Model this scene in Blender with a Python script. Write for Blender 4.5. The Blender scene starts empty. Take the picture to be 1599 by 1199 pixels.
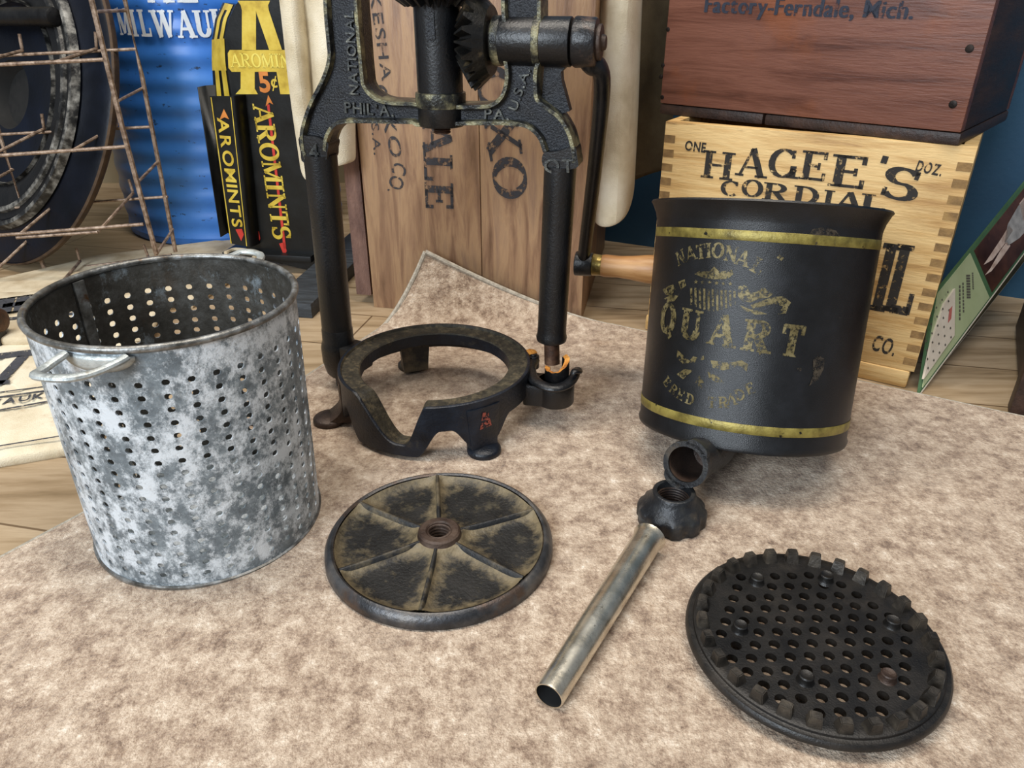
import bpy, bmesh, math, random
from mathutils import Vector, Matrix
from mathutils.geometry import delaunay_2d_cdt
random.seed(7)
C = bpy.context.scene.collection
PI = math.pi

# ------------------------------------------------------------------ camera, world, lights, exposure
FPX, PITCH, CAMH = 1154.0, math.radians(27.8), 0.333
cam_d = bpy.data.cameras.new('camera'); cam = bpy.data.objects.new('camera', cam_d); C.objects.link(cam)
cam.location = (0, 0, CAMH); cam.rotation_euler = (PI/2 - PITCH, 0, 0)
cam_d.sensor_fit = 'HORIZONTAL'; cam_d.sensor_width = 36.0; cam_d.lens = 36.0*FPX/1599.0
cam_d.clip_start = 0.01; cam_d.clip_end = 50
S = bpy.context.scene; S.camera = cam
S.view_settings.view_transform = 'Standard'; S.view_settings.look = 'None'
S.view_settings.gamma = 1; S.view_settings.use_curve_mapping = False
S.view_settings.exposure = 0.0
w = bpy.data.worlds.new('world'); S.world = w; w.use_nodes = True
bg = w.node_tree.nodes['Background']; bg.inputs[0].default_value = (0.80, 0.88, 1.0, 1); bg.inputs[1].default_value = 0.26

def area(name, loc, target, sx, sy, power, col):
    d = bpy.data.lights.new(name, 'AREA'); d.shape = 'RECTANGLE'; d.size = sx; d.size_y = sy; d.energy = power; d.color = col
    o = bpy.data.objects.new(name, d); C.objects.link(o); o.location = loc
    o.rotation_euler = (Vector(target)-Vector(loc)).to_track_quat('-Z', 'Y').to_euler()
    return o
area('ceiling_light', (-0.55, 0.50, 1.9), (-0.1, 0.5, 0), 0.35, 1.3, 22, (1.0, 0.92, 0.82))
area('ceiling_light', (0.40, 0.25, 1.9), (0.1, 0.5, 0), 0.35, 1.3, 17, (1.0, 0.92, 0.82))
area('window_light', (-1.0, -1.15, 1.05), (0.0, 0.6, 0.08), 0.75, 0.75, 44, (0.84, 0.92, 1.0))

# ------------------------------------------------------------------ photo geometry helpers
_F = Vector((0, math.cos(PITCH), -math.sin(PITCH))); _U = Vector((0, math.sin(PITCH), math.cos(PITCH))); _O = Vector((0, 0, CAMH))
def ray(x, y): return _F + Vector((1, 0, 0))*((x-799.5)/FPX) - _U*((y-599.5)/FPX)
def gz(x, y, z=0.0):
    d = ray(x, y); return _O + d*((z-CAMH)/d.z)
def gy(x, y, Y):
    d = ray(x, y); return _O + d*(Y/d.y)
def pxm(P): return (Vector(P)-_O).dot(_F)/FPX          # metres per pixel at P
class Face:
    """an upright or tilted plane: origin, unit x axis, unit up axis; n points towards the viewer"""
    def __init__(s, O, ex, ez):
        s.O = Vector(O); s.ex = Vector(ex).normalized(); s.ez = Vector(ez).normalized(); s.n = s.ex.cross(s.ez).normalized()
    def uv(s, x, y, d=0.0):
        r = ray(x, y); O = s.O + s.n*d; t = (O-_O).dot(s.n)/r.dot(s.n); P = _O + r*t - O
        return Vector((P.dot(s.ex), P.dot(s.ez)))
    def w(s, u, v, d=0.0): return s.O + s.ex*u + s.ez*v + s.n*d
    def m(s, x, y):
        p = s.uv(x, y); return pxm(s.w(p.x, p.y))

# ------------------------------------------------------------------ materials
def lin(h):
    h = h.lstrip('#'); r = [int(h[i:i+2], 16)/255 for i in (0, 2, 4)]
    return tuple((c/12.92 if c <= .04045 else ((c+.055)/1.055)**2.4) for c in r) + (1,)
def mat(name, cols, scale=20, rough=(.4, .6), metal=0.0, bump=.1, bscale=200, stretch=(1, 1, 1), detail=6, layers=(), spec=.5, rot=(0, 0, 0), alpha=None, bstretch=None, sheen=0, distort=0.0, contrast=(.32, .68), wave=None, nr=.6, lr=.62):
    m = bpy.data.materials.new(name); m.use_nodes = True; nt = m.node_tree; N = nt.nodes; L = nt.links
    b = N['Principled BSDF']
    tc = N.new('ShaderNodeTexCoord')
    def mapping(st):
        mp = N.new('ShaderNodeMapping'); mp.inputs['Scale'].default_value = st; mp.inputs['Rotation'].default_value = rot
        L.new(tc.outputs['Object'], mp.inputs['Vector']); return mp.outputs[0]
    mp = mapping(stretch)
    def noise(vec, sc, det=detail, off=0, dist=0.0, ro=.6):
        n = N.new('ShaderNodeTexNoise'); n.noise_dimensions = '4D'; n.inputs['W'].default_value = off
        n.inputs['Scale'].default_value = sc; n.inputs['Detail'].default_value = det; n.inputs['Roughness'].default_value = ro
        n.inputs['Distortion'].default_value = dist; L.new(vec, n.inputs['Vector']); return n.outputs['Fac']
    def ramp(fac, stops):
        r = N.new('ShaderNodeValToRGB'); e = r.color_ramp.elements
        while len(e) < len(stops): e.new(.5)
        for i, (p, c) in enumerate(stops): e[i].position = p; e[i].color = c
        L.new(fac, r.inputs[0]); return r.outputs[0]
    f0 = noise(mp, scale, dist=distort, ro=nr)
    if wave:
        wv = N.new('ShaderNodeTexWave'); wv.wave_type = 'BANDS'; wv.bands_direction = wave[2]; wv.inputs['Scale'].default_value = wave[0]
        wv.inputs['Distortion'].default_value = wave[1]; wv.inputs['Detail'].default_value = 3; wv.inputs['Detail Scale'].default_value = 1.5
        L.new(mp, wv.inputs['Vector'])
        mx = N.new('ShaderNodeMath'); mx.operation = 'MULTIPLY_ADD'; L.new(wv.outputs['Fac'], mx.inputs[0]); mx.inputs[1].default_value = wave[3]
        ad = N.new('ShaderNodeMath'); ad.operation = 'MULTIPLY'; L.new(f0, ad.inputs[0]); ad.inputs[1].default_value = 1-wave[3]
        L.new(ad.outputs[0], mx.inputs[2]); f0 = mx.outputs[0]
    k = len(cols); lo, hi = contrast
    col = ramp(f0, [(lo + (hi-lo)*i/max(1, k-1), lin(c)) for i, c in enumerate(cols)])
    for i, ly in enumerate(layers):
        c, sc, thr, soft = ly[:4]; st = ly[4] if len(ly) > 4 else (1, 1, 1); amt = ly[5] if len(ly) > 5 else 1.0
        f = noise(mapping(st), sc, 8, 3.7*(i+1), 0, lr)
        fac = ramp(f, [(thr, (0, 0, 0, 1)), (min(1, thr+soft), (amt, amt, amt, 1))])
        mix = N.new('ShaderNodeMix'); mix.data_type = 'RGBA'
        L.new(fac, mix.inputs[0]); L.new(col, mix.inputs[6]); mix.inputs[7].default_value = lin(c); col = mix.outputs[2]
    L.new(col, b.inputs['Base Color'])
    mr = N.new('ShaderNodeMapRange'); L.new(f0, mr.inputs[0]); mr.inputs[1].default_value = .3; mr.inputs[2].default_value = .7
    mr.inputs[3].default_value = rough[0]; mr.inputs[4].default_value = rough[1]; L.new(mr.outputs[0], b.inputs['Roughness'])
    b.inputs['Metallic'].default_value = metal; b.inputs['Specular IOR Level'].default_value = spec
    if sheen: b.inputs['Sheen Weight'].default_value = sheen
    if bump:
        fb = noise(mapping(bstretch or stretch), bscale, 4, 9.1)
        bp = N.new('ShaderNodeBump'); bp.inputs['Strength'].default_value = bump; bp.inputs['Distance'].default_value = .002
        L.new(fb, bp.inputs['Height']); L.new(bp.outputs[0], b.inputs['Normal'])
    if alpha:
        f = noise(mapping((1, 1, 1)), alpha[0], 6, 5.5, 0, .7)
        L.new(ramp(f, [(alpha[1], (0, 0, 0, 1)), (alpha[1]+alpha[2], (1, 1, 1, 1))]), b.inputs['Alpha'])
    return m

M = {}
M['iron'] = mat('black_cast_iron', ['#090a0c', '#111316', '#1a1c20'], 60, (.28, .44), 0, .3, 420, layers=[('#4a4034', 35, .62, .1, (1, 1, 1), .6)])
M['iron_smooth'] = mat('black_enamelled_iron', ['#060709', '#0c0e12'], 40, (.28, .44), 0, .22, 520, spec=.6, layers=[('#6a5a48', 160, .72, .04)])
M['iron_web'] = mat('black_casting_web', ['#0f1115', '#191c22', '#23272e'], 90, (.26, .42), .1, .55, 650)
M['cast_letter'] = mat('rubbed_lit_cast_letters', ['#222528', '#4b4d4b', '#737268'], 120, (.28, .42), .4, .3, 500)  # rubbed grey also paints in the light caught by the raised letters
M['worn_edge'] = mat('edge_worn_to_brass_colour', ['#16181a', '#3a3a34', '#7d785c', '#a39b78'], 70, (.26, .42), .35, .5, 400, contrast=(.38, .66))
M['iron_dusty'] = mat('dusty_black_iron', ['#0f1013', '#1b1c1e', '#2c2a26'], 40, (.42, .6), 0, .35, 380, layers=[('#6b5f49', 45, .5, .14, (1, 1, 1), .75)])
M['iron_navy'] = mat('blue_black_iron', ['#0a0d13', '#131923', '#1c2430'], 50, (.33, .5), .1, .3, 400, layers=[('#4d463a', 60, .62, .1, (1, 1, 1), .6)])
M['ring_dust'] = mat('dust_caked_black_iron', ['#15150f', '#2b281f', '#4a4332'], 120, (.5, .7), 0, .4, 400, layers=[('#7a6d53', 140, .5, .2, (1, 1, 1), .7)], nr=.75, lr=.78)
M['hub'] = mat('worn_highlit_hub', ['#0a0a0c', '#17171a', '#2a2624'], 40, (.26, .42), .1, .3, 380, layers=[('#5d4a3d', 45, .52, .1, (1, 1, 1), .75)])  # brown patches: partly wear, partly a highlight painted into the colour
M['iron_rust'] = mat('rubbed_brown_iron', ['#1b1613', '#3a2b23', '#57463a'], 50, (.4, .6), .2, .35, 380)
M['orange_rust'] = mat('fresh_orange_rust', ['#7c4316', '#c9822f', '#e0a552'], 160, (.7, .9), 0, .5, 500)
M['rust'] = mat('brown_rusted_steel', ['#2a1c14', '#4a3122', '#6d5440'], 90, (.45, .7), .3, .3, 500)
M['wire'] = mat('rusty_wire', ['#594739', '#947e6c', '#bba896'], 150, (.35, .6), .5, .2, 600)
M['spout_iron'] = mat('dull_bronze_grey_iron', ['#121316', '#222427', '#34332f'], 60, (.32, .5), .15, .3, 400, layers=[('#554a3c', 50, .58, .12, (1, 1, 1), .6), ('#5d6468', 30, .6, .1, (1, 1, 1), .5)])
M['gear'] = mat('oily_gear_iron', ['#0b0b0c', '#1a1917', '#2e2a23'], 50, (.28, .45), .2, .25, 400, layers=[('#6f6044', 60, .62, .08, (1, 1, 1), .7)])
M['brass'] = mat('tarnished_brass', ['#5a5238', '#a08a4c', '#c8b878'], 60, (.25, .45), .8, .2, 300)
M['zinc'] = mat('galvanised_zinc', ['#525b61', '#727d84', '#97a2a8'], 110, (.34, .52), .25, .25, 500, contrast=(.32, .66), detail=9, nr=.78, lr=.8,
   layers=[('#e6eff6', 60, .455, .11, (1, 1, .8), .9), ('#66717a', 26, .575, .05, (1, 1, .5), .75), ('#85745c', 20, .59, .16, (1, 1, .6), .5)])
M['zinc_inside'] = mat('dark_zinc_inside', ['#2c2a25', '#403d37', '#565551'], 90, (.45, .65), .15, .25, 400, nr=.75, lr=.78, layers=[('#8d979c', 50, .56, .1, (1, 1, .7), .75), ('#4a3a28', 16, .58, .12, (1, 1, .5), .6)])  # inner faces take a darker, browner grey than the outer wall
M['zinc_rim'] = mat('galvanised_rim', ['#4c4b47', '#7b7a76', '#a5a8a8'], 120, (.3, .5), .7, .2, 400, layers=[('#6b5038', 60, .6, .08)])
M['solder'] = mat('pale_solder', ['#7d8384', '#a9afae', '#c9cdc9'], 90, (.35, .55), .5, .3, 300, layers=[('#7b6a4c', 60, .58, .1)])
M['nickel'] = mat('nickel_plate', ['#b0a793', '#cfc7b5', '#e4dece'], 70, (.2, .34), .92, .06, 500, layers=[('#6b6150', 260, .62, .05, (1, 1, 1), .6)])
M['dark_inside'] = mat('dark_tube_inside', ['#0b0b0b', '#171716'], 100, (.7, .9), 0, 0)
M['rib'] = mat('dusty_ribbed_plate', ['#0d0e0f', '#171716', '#242220'], 60, (.42, .62), .05, .4, 420, layers=[('#5a523f', 60, .58, .1, (1, 1, 1), .6)])
def caked_dust(m):
    nt = m.node_tree; N = nt.nodes; L = nt.links; b = N['Principled BSDF']; src = b.inputs['Base Color'].links[0].from_socket
    at = N.new('ShaderNodeAttribute'); at.attribute_name = 'dust'; tc = N.new('ShaderNodeTexCoord')
    n = N.new('ShaderNodeTexNoise'); n.inputs['Scale'].default_value = 90; n.inputs['Detail'].default_value = 9; n.inputs['Roughness'].default_value = .7; L.new(tc.outputs['Object'], n.inputs['Vector'])
    ad = N.new('ShaderNodeMath'); ad.operation = 'MULTIPLY_ADD'; L.new(at.outputs['Fac'], ad.inputs[0]); ad.inputs[1].default_value = .42; L.new(n.outputs['Fac'], ad.inputs[2])
    r = N.new('ShaderNodeValToRGB'); r.color_ramp.elements[0].position = .64; r.color_ramp.elements[1].position = .92; L.new(ad.outputs[0], r.inputs[0])
    mx = N.new('ShaderNodeMix'); mx.data_type = 'RGBA'; L.new(r.outputs[0], mx.inputs[0]); L.new(src, mx.inputs[6]); mx.inputs[7].default_value = lin('#75684f'); L.new(mx.outputs[2], b.inputs['Base Color'])
caked_dust(M['rib'])
M['rib_edge'] = mat('bare_grey_iron', ['#2a2b2d', '#47484b', '#6a6662'], 55, (.3, .48), .6, .25, 420, layers=[('#54453b', 30, .55, .1), ('#15181f', 28, .62, .03)])
M['grind'] = mat('oiled_black_iron', ['#0c0b0b', '#171513', '#25211d'], 60, (.33, .48), .1, .2, 900, layers=[('#3b352e', 50, .58, .12, (1, 1, 1), .5)])
M['worn_tooth'] = mat('tooth_worn_brown', ['#191816', '#35302a', '#4d463c'], 90, (.35, .5), .2, .25, 450)
M['can'] = mat('black_japanned_tin', ['#07080a', '#0b0d10', '#12151a'], 45, (.31, .43), .0, .2, 1500, spec=.55, layers=[('#3a3632', 26, .66, .03, (1, 1, 1), .7), ('#767676', 420, .73, .02, (1, 1, 1), .5)])
M['can_wear'] = mat('brown_wear_on_black', ['#241f1a', '#3a332a', '#4b4234'], 120, (.45, .6), 0, .2, 600, alpha=(260, .42, .12))
M['gold'] = mat('gold_band_paint', ['#4d4420', '#83763a', '#a3954e'], 80, (.34, .5), .35, .2, 500, layers=[('#1a1814', 130, .62, .04)])
M['gold_worn'] = mat('worn_gold_transfer', ['#4a4126', '#6d6240', '#877c58'], 90, (.4, .55), .3, .15, 500, alpha=(330, .43, .09))
M['wood_pale'] = mat('pale_crate_pine', ['#a9814c', '#c9a266', '#dcbb81', '#cda56a'], 9, (.5, .65), 0, .3, 60, (1, 8, 9), layers=[('#5b3f22', 18, .62, .1, (1, 6, 5), .75), ('#8a6233', 7, .55, .15, (1, 4, 4), .6), ('#4a3520', 60, .68, .05, (1, 1.5, 1.5), .7)], distort=.6)
M['wood_pale_end'] = mat('crate_end_grain', ['#5f4828', '#8a6b40', '#a5844f'], 60, (.6, .8), 0, .4, 150)
M['wood_red'] = mat('reddish_stained_pine', ['#4c2a20', '#643b2d', '#774b3b', '#693d2f'], 8, (.4, .55), 0, .25, 60, (1, 8, 9), layers=[('#8b4d26', 5, .55, .1, (1, 1, 1), .7), ('#2e1710', 14, .66, .08, (1, 7, 6), .8)], distort=.8)
M['wood_dark'] = mat('dark_stained_wood', ['#1d130e', '#32211a', '#452e22'], 9, (.45, .6), 0, .3, 60, (6, 1, 6), layers=[('#6b5238', 16, .66, .08, (1, 5, 5), .7)])
M['wood_crate'] = mat('brown_crate_boards', ['#6b4f3a', '#8d6c52', '#a88664', '#92735a'], 9, (.4, .55), 0, .3, 60, (8, 8, 1), layers=[('#3c281d', 9, .64, .12, (5, 5, .8), .7), ('#b18b62', 7, .58, .15, (4, 4, 1), .5)], distort=.7)
M['wood_slat'] = mat('rough_sawn_slat', ['#4b3630', '#6e5248', '#8a6a5c'], 14, (.55, .75), 0, .8, 160, (4, 4, 1))
M['wood_handle'] = mat('turned_wooden_grip', ['#8a5c33', '#ab7a48', '#c49663'], 12, (.35, .5), 0, .1, 90, (1.2, 9, 9))
M['ink'] = mat('stencil_ink', ['#1e1a16', '#2c2722'], 60, (.6, .8), 0, .1, 200, alpha=(170, .38, .08))
M['ink_faint'] = mat('faded_stencil_ink', ['#26252a', '#3a383b'], 60, (.6, .8), 0, .1, 200, alpha=(150, .4, .1))
M['ink_navy'] = mat('navy_stencil_ink', ['#1c2130', '#2b3242'], 60, (.6, .8), 0, .1, 200, alpha=(190, .4, .08))
M['blue_drum'] = mat('blue_drum_paint', ['#2a62b4', '#3a7ad0', '#4f8fe0'], 5, (.3, .45), 0, .08, 90, layers=[('#263347', 75, .62, .04, (1, 1, 2.2), .9), ('#1b3765', 8, .6, .14, (1, 1, .5), .5), ('#5e4a3a', 14, .72, .06)])
M['white_paint'] = mat('white_stencil_paint', ['#cdd6de', '#e6ebf0'], 60, (.5, .65), 0, .1, 100, alpha=(120, .3, .05))
M['tin_black'] = mat('black_lithographed_tin', ['#070808', '#0d0f0f', '#131516'], 30, (.3, .45), 0, .08, 200, spec=.35, layers=[('#4a4c4a', 90, .72, .04)])
M['tin_yellow'] = mat('yellow_litho_ink', ['#a8891d', '#cdb13a', '#dcc452'], 40, (.4, .5), 0, .05, 200, layers=[('#8a5a1c', 22, .62, .1, (1, 1, .4), .7)])
M['tin_pale'] = mat('pale_yellow_ink', ['#dcc84c', '#ebdb6e'], 40, (.4, .5), 0, .05, 200)
M['tin_orange'] = mat('orange_ink', ['#b8661d', '#d98a3c'], 40, (.4, .5), 0, .05, 200)
M['tin_red'] = mat('red_ink', ['#b02720', '#cf3a2c'], 40, (.4, .5), 0, .05, 200)
M['canvas'] = mat('cream_canvas', ['#b09c7c', '#cdbd9f', '#ded1b6'], 30, (.8, .95), 0, .5, 900, layers=[('#8f7a5a', 7, .6, .2, (1, 1, 1), .5)])
M['canvas_pale'] = mat('pale_cotton_canvas', ['#c4b494', '#ddd0b4', '#e9dfc8'], 24, (.8, .95), 0, .5, 900, layers=[('#a58560', 8, .58, .18, (6, 6, .6), .7)])  # paler cloth colour of the cream drapes and the nearest bag
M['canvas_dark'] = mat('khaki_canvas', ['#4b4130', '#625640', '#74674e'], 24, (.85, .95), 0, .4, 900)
M['bag_ink'] = mat('dark_bag_print', ['#33343a', '#45464b'], 90, (.8, .9), 0, .2, 500, alpha=(300, .36, .08))
M['rug'] = mat('mottled_tan_rug', ['#4f3f32', '#846d5a', '#b09a84', '#d0bda7', '#f4eadd'], 62, (.85, 1), 0, 1.0, 420, layers=[('#8b7460', 14, .53, .2, (1, 1, 1), .45), ('#d9c8b3', 20, .52, .2, (1, 1, 1), .45), ('#b98f5f', 8, .6, .14, (1, 1, 1), .3)], detail=12, sheen=.2, contrast=(.355, .645), nr=.86, lr=.8)
M['rug_edge'] = mat('bound_rug_edge', ['#8d8577', '#aba394', '#c2baab'], 200, (.85, 1), 0, .6, 600)
M['wheel_navy'] = mat('navy_wheel_paint', ['#04060b', '#070c17', '#0b1322'], 12, (.35, .5), .0, .15, 120, spec=.22)
M['wheel_black'] = mat('black_rubber', ['#070707', '#101011', '#1a1a1a'], 40, (.35, .55), 0, .3, 150, spec=.3, layers=[('#6e6e6a', 60, .68, .06, (1, 1, 1), .7)])
M['wheel_mottled'] = mat('rim_mottled_pale', ['#121212', '#2a2a29', '#77756f', '#a9a7a0'], 60, (.3, .5), .2, .3, 200, contrast=(.36, .68))  # near-black mottled with pale grey, for the rim beads and line
M['tread_brown'] = mat('brown_dried_tread', ['#2c2016', '#463423', '#5b4730'], 50, (.7, .9), 0, .4, 150)
M['wall_blue'] = mat('blue_wall_paint', ['#183c56', '#1e4763', '#234f6c'], 6, (.6, .75), 0, .15, 160)
M['wall_beige'] = mat('beige_wall_paint', ['#8d8064', '#978a6e'], 6, (.7, .85), 0, .1, 160)
M['lumber'] = mat('grey_black_lumber', ['#1e2124', '#30353a', '#41464b'], 30, (.5, .7), 0, .3, 150, (1, 6, 6), layers=[('#7c766c', 70, .66, .06)])
M['green'] = mat('green_card', ['#3d5c3e', '#4c6d4c'], 20, (.45, .6), 0, .05, 100)
M['green_pale'] = mat('pale_green_card', ['#9aa57c', '#adb68f'], 20, (.45, .6), 0, .05, 100)
M['paper'] = mat('white_paper', ['#c3b6a4', '#d3c8b8'], 30, (.7, .85), 0, .1, 200)
M['card_brown'] = mat('brown_backing_card', ['#3a3420', '#5a5133'], 40, (.7, .85), 0, .2, 200)
M['pic_brown'] = mat('dark_painted_picture', ['#241512', '#3b241e', '#55352a', '#2c1a16'], 14, (.4, .5), 0, .05, 100, layers=[('#8a5a38', 16, .62, .14, (1, 1, 1), .6)])
M['pic_flesh'] = mat('pale_painted_figure', ['#a58a7c', '#c9b3a6', '#d7c7bd'], 60, (.4, .5), 0, 0)
M['pic_grey'] = mat('grey_painted_dress', ['#7b7876', '#a19d9a', '#b7b3af'], 50, (.4, .5), 0, 0)
M['red_ink'] = mat('red_print', ['#a5564e', '#b5665c'], 60, (.7, .8), 0, 0)
M['grey_ink'] = mat('grey_print', ['#4a463e', '#5c574d'], 60, (.7, .8), 0, 0)
M['nail'] = mat('dark_nail', ['#17120f', '#2b221d'], 100, (.4, .6), .6, .2, 300)
M['red_paint'] = mat('red_paint_traces', ['#7a3427', '#a85443'], 200, (.5, .7), 0, .2, 300, alpha=(300, .47, .05))

def floor_mat():
    m = mat('light_oak_planks', ['#826d50', '#a0896a', '#b7a183', '#a48d6e'], 5, (.4, .55), 0, .12, 60, (1.2, 11, 1), layers=[('#6d5537', 4, .62, .14, (1, 12, 1), .6), ('#d0b890', 3, .6, .16, (1, 4, 1), .5)], rot=(0, 0, math.radians(12)), distort=.5)
    nt = m.node_tree; N = nt.nodes; L = nt.links; b = N['Principled BSDF']; src = b.inputs['Base Color'].links[0].from_socket
    tc = N.new('ShaderNodeTexCoord'); mp = N.new('ShaderNodeMapping'); mp.inputs['Rotation'].default_value = (0, 0, math.radians(12)); L.new(tc.outputs['Object'], mp.inputs[0])
    br = N.new('ShaderNodeTexBrick'); br.offset = .37; br.inputs['Scale'].default_value = 1; br.inputs['Brick Width'].default_value = .9; br.inputs['Row Height'].default_value = .085
    br.inputs['Mortar Size'].default_value = .0012; br.inputs['Mortar Smooth'].default_value = .3
    br.inputs['Color1'].default_value = (1, 1, 1, 1); br.inputs['Color2'].default_value = (.78, .76, .74, 1); br.inputs['Mortar'].default_value = (.3, .25, .2, 1); L.new(mp.outputs[0], br.inputs['Vector'])
    mx = N.new('ShaderNodeMix'); mx.data_type = 'RGBA'; mx.blend_type = 'MULTIPLY'; mx.inputs[0].default_value = 1
    L.new(src, mx.inputs[6]); L.new(br.outputs['Color'], mx.inputs[7]); L.new(mx.outputs[2], b.inputs['Base Color'])
    return m
M['floor'] = floor_mat()

# ------------------------------------------------------------------ object helpers
WM = {}
def thing(name, label, cat, loc=(0, 0, 0), rotz=0.0, group=None):
    o = bpy.data.objects.new(name, None); C.objects.link(o); o.empty_display_size = .02
    o.location = loc; o.rotation_euler = (0, 0, rotz); o['label'] = label; o['category'] = cat
    if group: o['group'] = group
    WM[o.name] = Matrix.Translation(Vector(loc)) @ Matrix.Rotation(rotz, 4, 'Z')
    return o
def part(name, bm, m, parent, world=True, sharp=35, label=None, tri=False):
    """link a bmesh as ONE mesh object; world=True: vertices are in world space"""
    if world and parent is not None: bm.transform(WM[parent.name].inverted())
    bmesh.ops.recalc_face_normals(bm, faces=bm.faces)
    me = bpy.data.meshes.new(name); bm.to_mesh(me); bm.free()
    for mm in (m if isinstance(m, (list, tuple)) else [m]): me.materials.append(mm)
    for p in me.polygons: p.use_smooth = True
    me.set_sharp_from_angle(angle=math.radians(sharp))
    o = bpy.data.objects.new(name, me); C.objects.link(o)
    if parent is not None:
        o.parent = parent; WM[o.name] = WM[parent.name]
    else: WM[o.name] = Matrix.Identity(4)
    if label: o['label'] = label
    return o
def solo(name, bm, m, label, cat, loc=(0, 0, 0), group=None, sharp=35):
    bm.transform(Matrix.Translation(-Vector(loc)))
    o = part(name, bm, m, None, True, sharp); o.location = loc; o['label'] = label; o['category'] = cat
    if group: o['group'] = group
    WM[o.name] = Matrix.Translation(Vector(loc)); return o
def struct(name, bm, m):
    o = part(name, bm, m, None); o['kind'] = 'structure'; return o

def frame(O, ax, hint=Vector((0, 0, 1))):
    """matrix whose local z is ax"""
    z = Vector(ax).normalized(); x = Vector(hint).cross(z)
    if x.length < 1e-4: x = Vector((1, 0, 0)).cross(z)
    x.normalize(); y = z.cross(x); m = Matrix((x, y, z)).transposed().to_4x4(); m.translation = Vector(O); return m
def lathe(bm, prof, mtx=Matrix.Identity(4), seg=48, mod=None, closed=False):
    rings = []
    for k, (r, z) in enumerate(prof):
        if r < 1e-6: rings.append([bm.verts.new(mtx @ Vector((0, 0, z)))]); continue
        rings.append([bm.verts.new(mtx @ Vector(((r*(mod(2*PI*i/seg, k) if mod else 1))*math.cos(2*PI*i/seg), (r*(mod(2*PI*i/seg, k) if mod else 1))*math.sin(2*PI*i/seg), z))) for i in range(seg)])
    pairs = list(zip(rings, rings[1:])) + ([(rings[-1], rings[0])] if closed else [])
    for a, b in pairs:
        for i in range(seg):
            j = (i+1) % seg
            try:
                if len(a) == 1 and len(b) == 1: pass
                elif len(a) == 1: bm.faces.new((a[0], b[i], b[j]))
                elif len(b) == 1: bm.faces.new((a[i], a[j], b[0]))
                else: bm.faces.new((a[i], a[j], b[j], b[i]))
            except ValueError: pass
def cyl(bm, A, B, r, r2=None, seg=32, caps=True, bev=0.0):
    A = Vector(A); B = Vector(B); h = (B-A).length; r2 = r if r2 is None else r2
    p = [(r, 0), (r2, h)]
    if bev: p = [(r-bev, 0), (r-bev*.3, bev*.3), (r, bev), (r2, h-bev), (r2-bev*.3, h-bev*.3), (r2-bev, h)]
    if caps: p = [(0, 0)] + p + [(0, h)]
    lathe(bm, p, frame(A, B-A), seg)
def smooth(pts, n=6, closed=False):
    P = [Vector(p) for p in pts]; out = []; m = len(P)
    rng = range(m if closed else m-1)
    for i in rng:
        p0 = P[(i-1) % m] if (closed or i > 0) else P[0]*2-P[1]
        p1 = P[i]; p2 = P[(i+1) % m]
        p3 = P[(i+2) % m] if (closed or i+2 < m) else P[-1]*2-P[-2]
        for k in range(n):
            t = k/n; out.append(.5*((2*p1)+(p2-p0)*t+(2*p0-5*p1+4*p2-p3)*t*t+(3*p1-p0-3*p2+p3)*t**3))
    if not closed: out.append(P[-1])
    return out
def tube(bm, pts, r, seg=10, flat=1.0, up=Vector((0, 0, 1)), closed=False, sx=1.0):
    P = [Vector(p) for p in pts]; n = len(P); rings = []
    for i, p in enumerate(P):
        a = P[(i-1) % n] if (closed or i) else P[i]; b = P[(i+1) % n] if (closed or i < n-1) else P[i]
        t = (b-a).normalized(); x = t.cross(up)
        if x.length < 1e-3: x = t.cross(Vector((0, 1, .2)))
        x.normalize(); y = x.cross(t); rr = r[i] if isinstance(r, (list, tuple)) else r
        rings.append([bm.verts.new(p + x*(rr*sx*math.cos(2*PI*k/seg)) + y*(rr*flat*math.sin(2*PI*k/seg))) for k in range(seg)])
    pr = list(zip(rings, rings[1:])) + ([(rings[-1], rings[0])] if closed else [])
    for a, b in pr:
        for k in range(seg): bm.faces.new((a[k], a[(k+1) % seg], b[(k+1) % seg], b[k]))
    if not closed: bm.faces.new(rings[0]); bm.faces.new(rings[-1])
def box(bm, x0, x1, y0, y1, z0, z1, bev=0.0, mtx=None):
    t = bmesh.new(); v = [t.verts.new((x, y, z)) for x in (x0, x1) for y in (y0, y1) for z in (z0, z1)]
    for f in ((0, 1, 3, 2), (4, 6, 7, 5), (0, 4, 5, 1), (2, 3, 7, 6), (0, 2, 6, 4), (1, 5, 7, 3)): t.faces.new([v[i] for i in f])
    if bev: bmesh.ops.bevel(t, geom=t.edges[:], offset=bev, segments=2, affect='EDGES', profile=.6)
    if mtx is not None: t.transform(mtx)
    join(bm, t)
def join(bm, t):
    me = bpy.data.meshes.new('tmp'); t.to_mesh(me); t.free(); bm.from_mesh(me); bpy.data.meshes.remove(me)
def fill(polys):
    """triangulate outline + holes (first polygon outer) -> verts, faces"""
    vs, es = [], []
    for p in polys:
        s = len(vs); vs += [Vector((q[0], q[1])) for q in p]; es += [(s+i, s+(i+1) % len(p)) for i in range(len(p))]
    v, e, f, *_ = delaunay_2d_cdt(vs, es, [], 1 if len(polys) == 1 else 0, 1e-7)
    def inside(c, p):
        k = False; n = len(p)
        for i in range(n):
            a, b = p[i], p[(i+1) % n]
            if (a[1] > c[1]) != (b[1] > c[1]) and c[0] < (b[0]-a[0])*(c[1]-a[1])/(b[1]-a[1])+a[0]: k = not k
        return k
    out = []
    for t in f:
        c = sum((v[i] for i in t), Vector((0, 0)))/len(t)
        if inside(c, polys[0]) and not any(inside(c, h) for h in polys[1:]): out.append(t)
    return v, out
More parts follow.
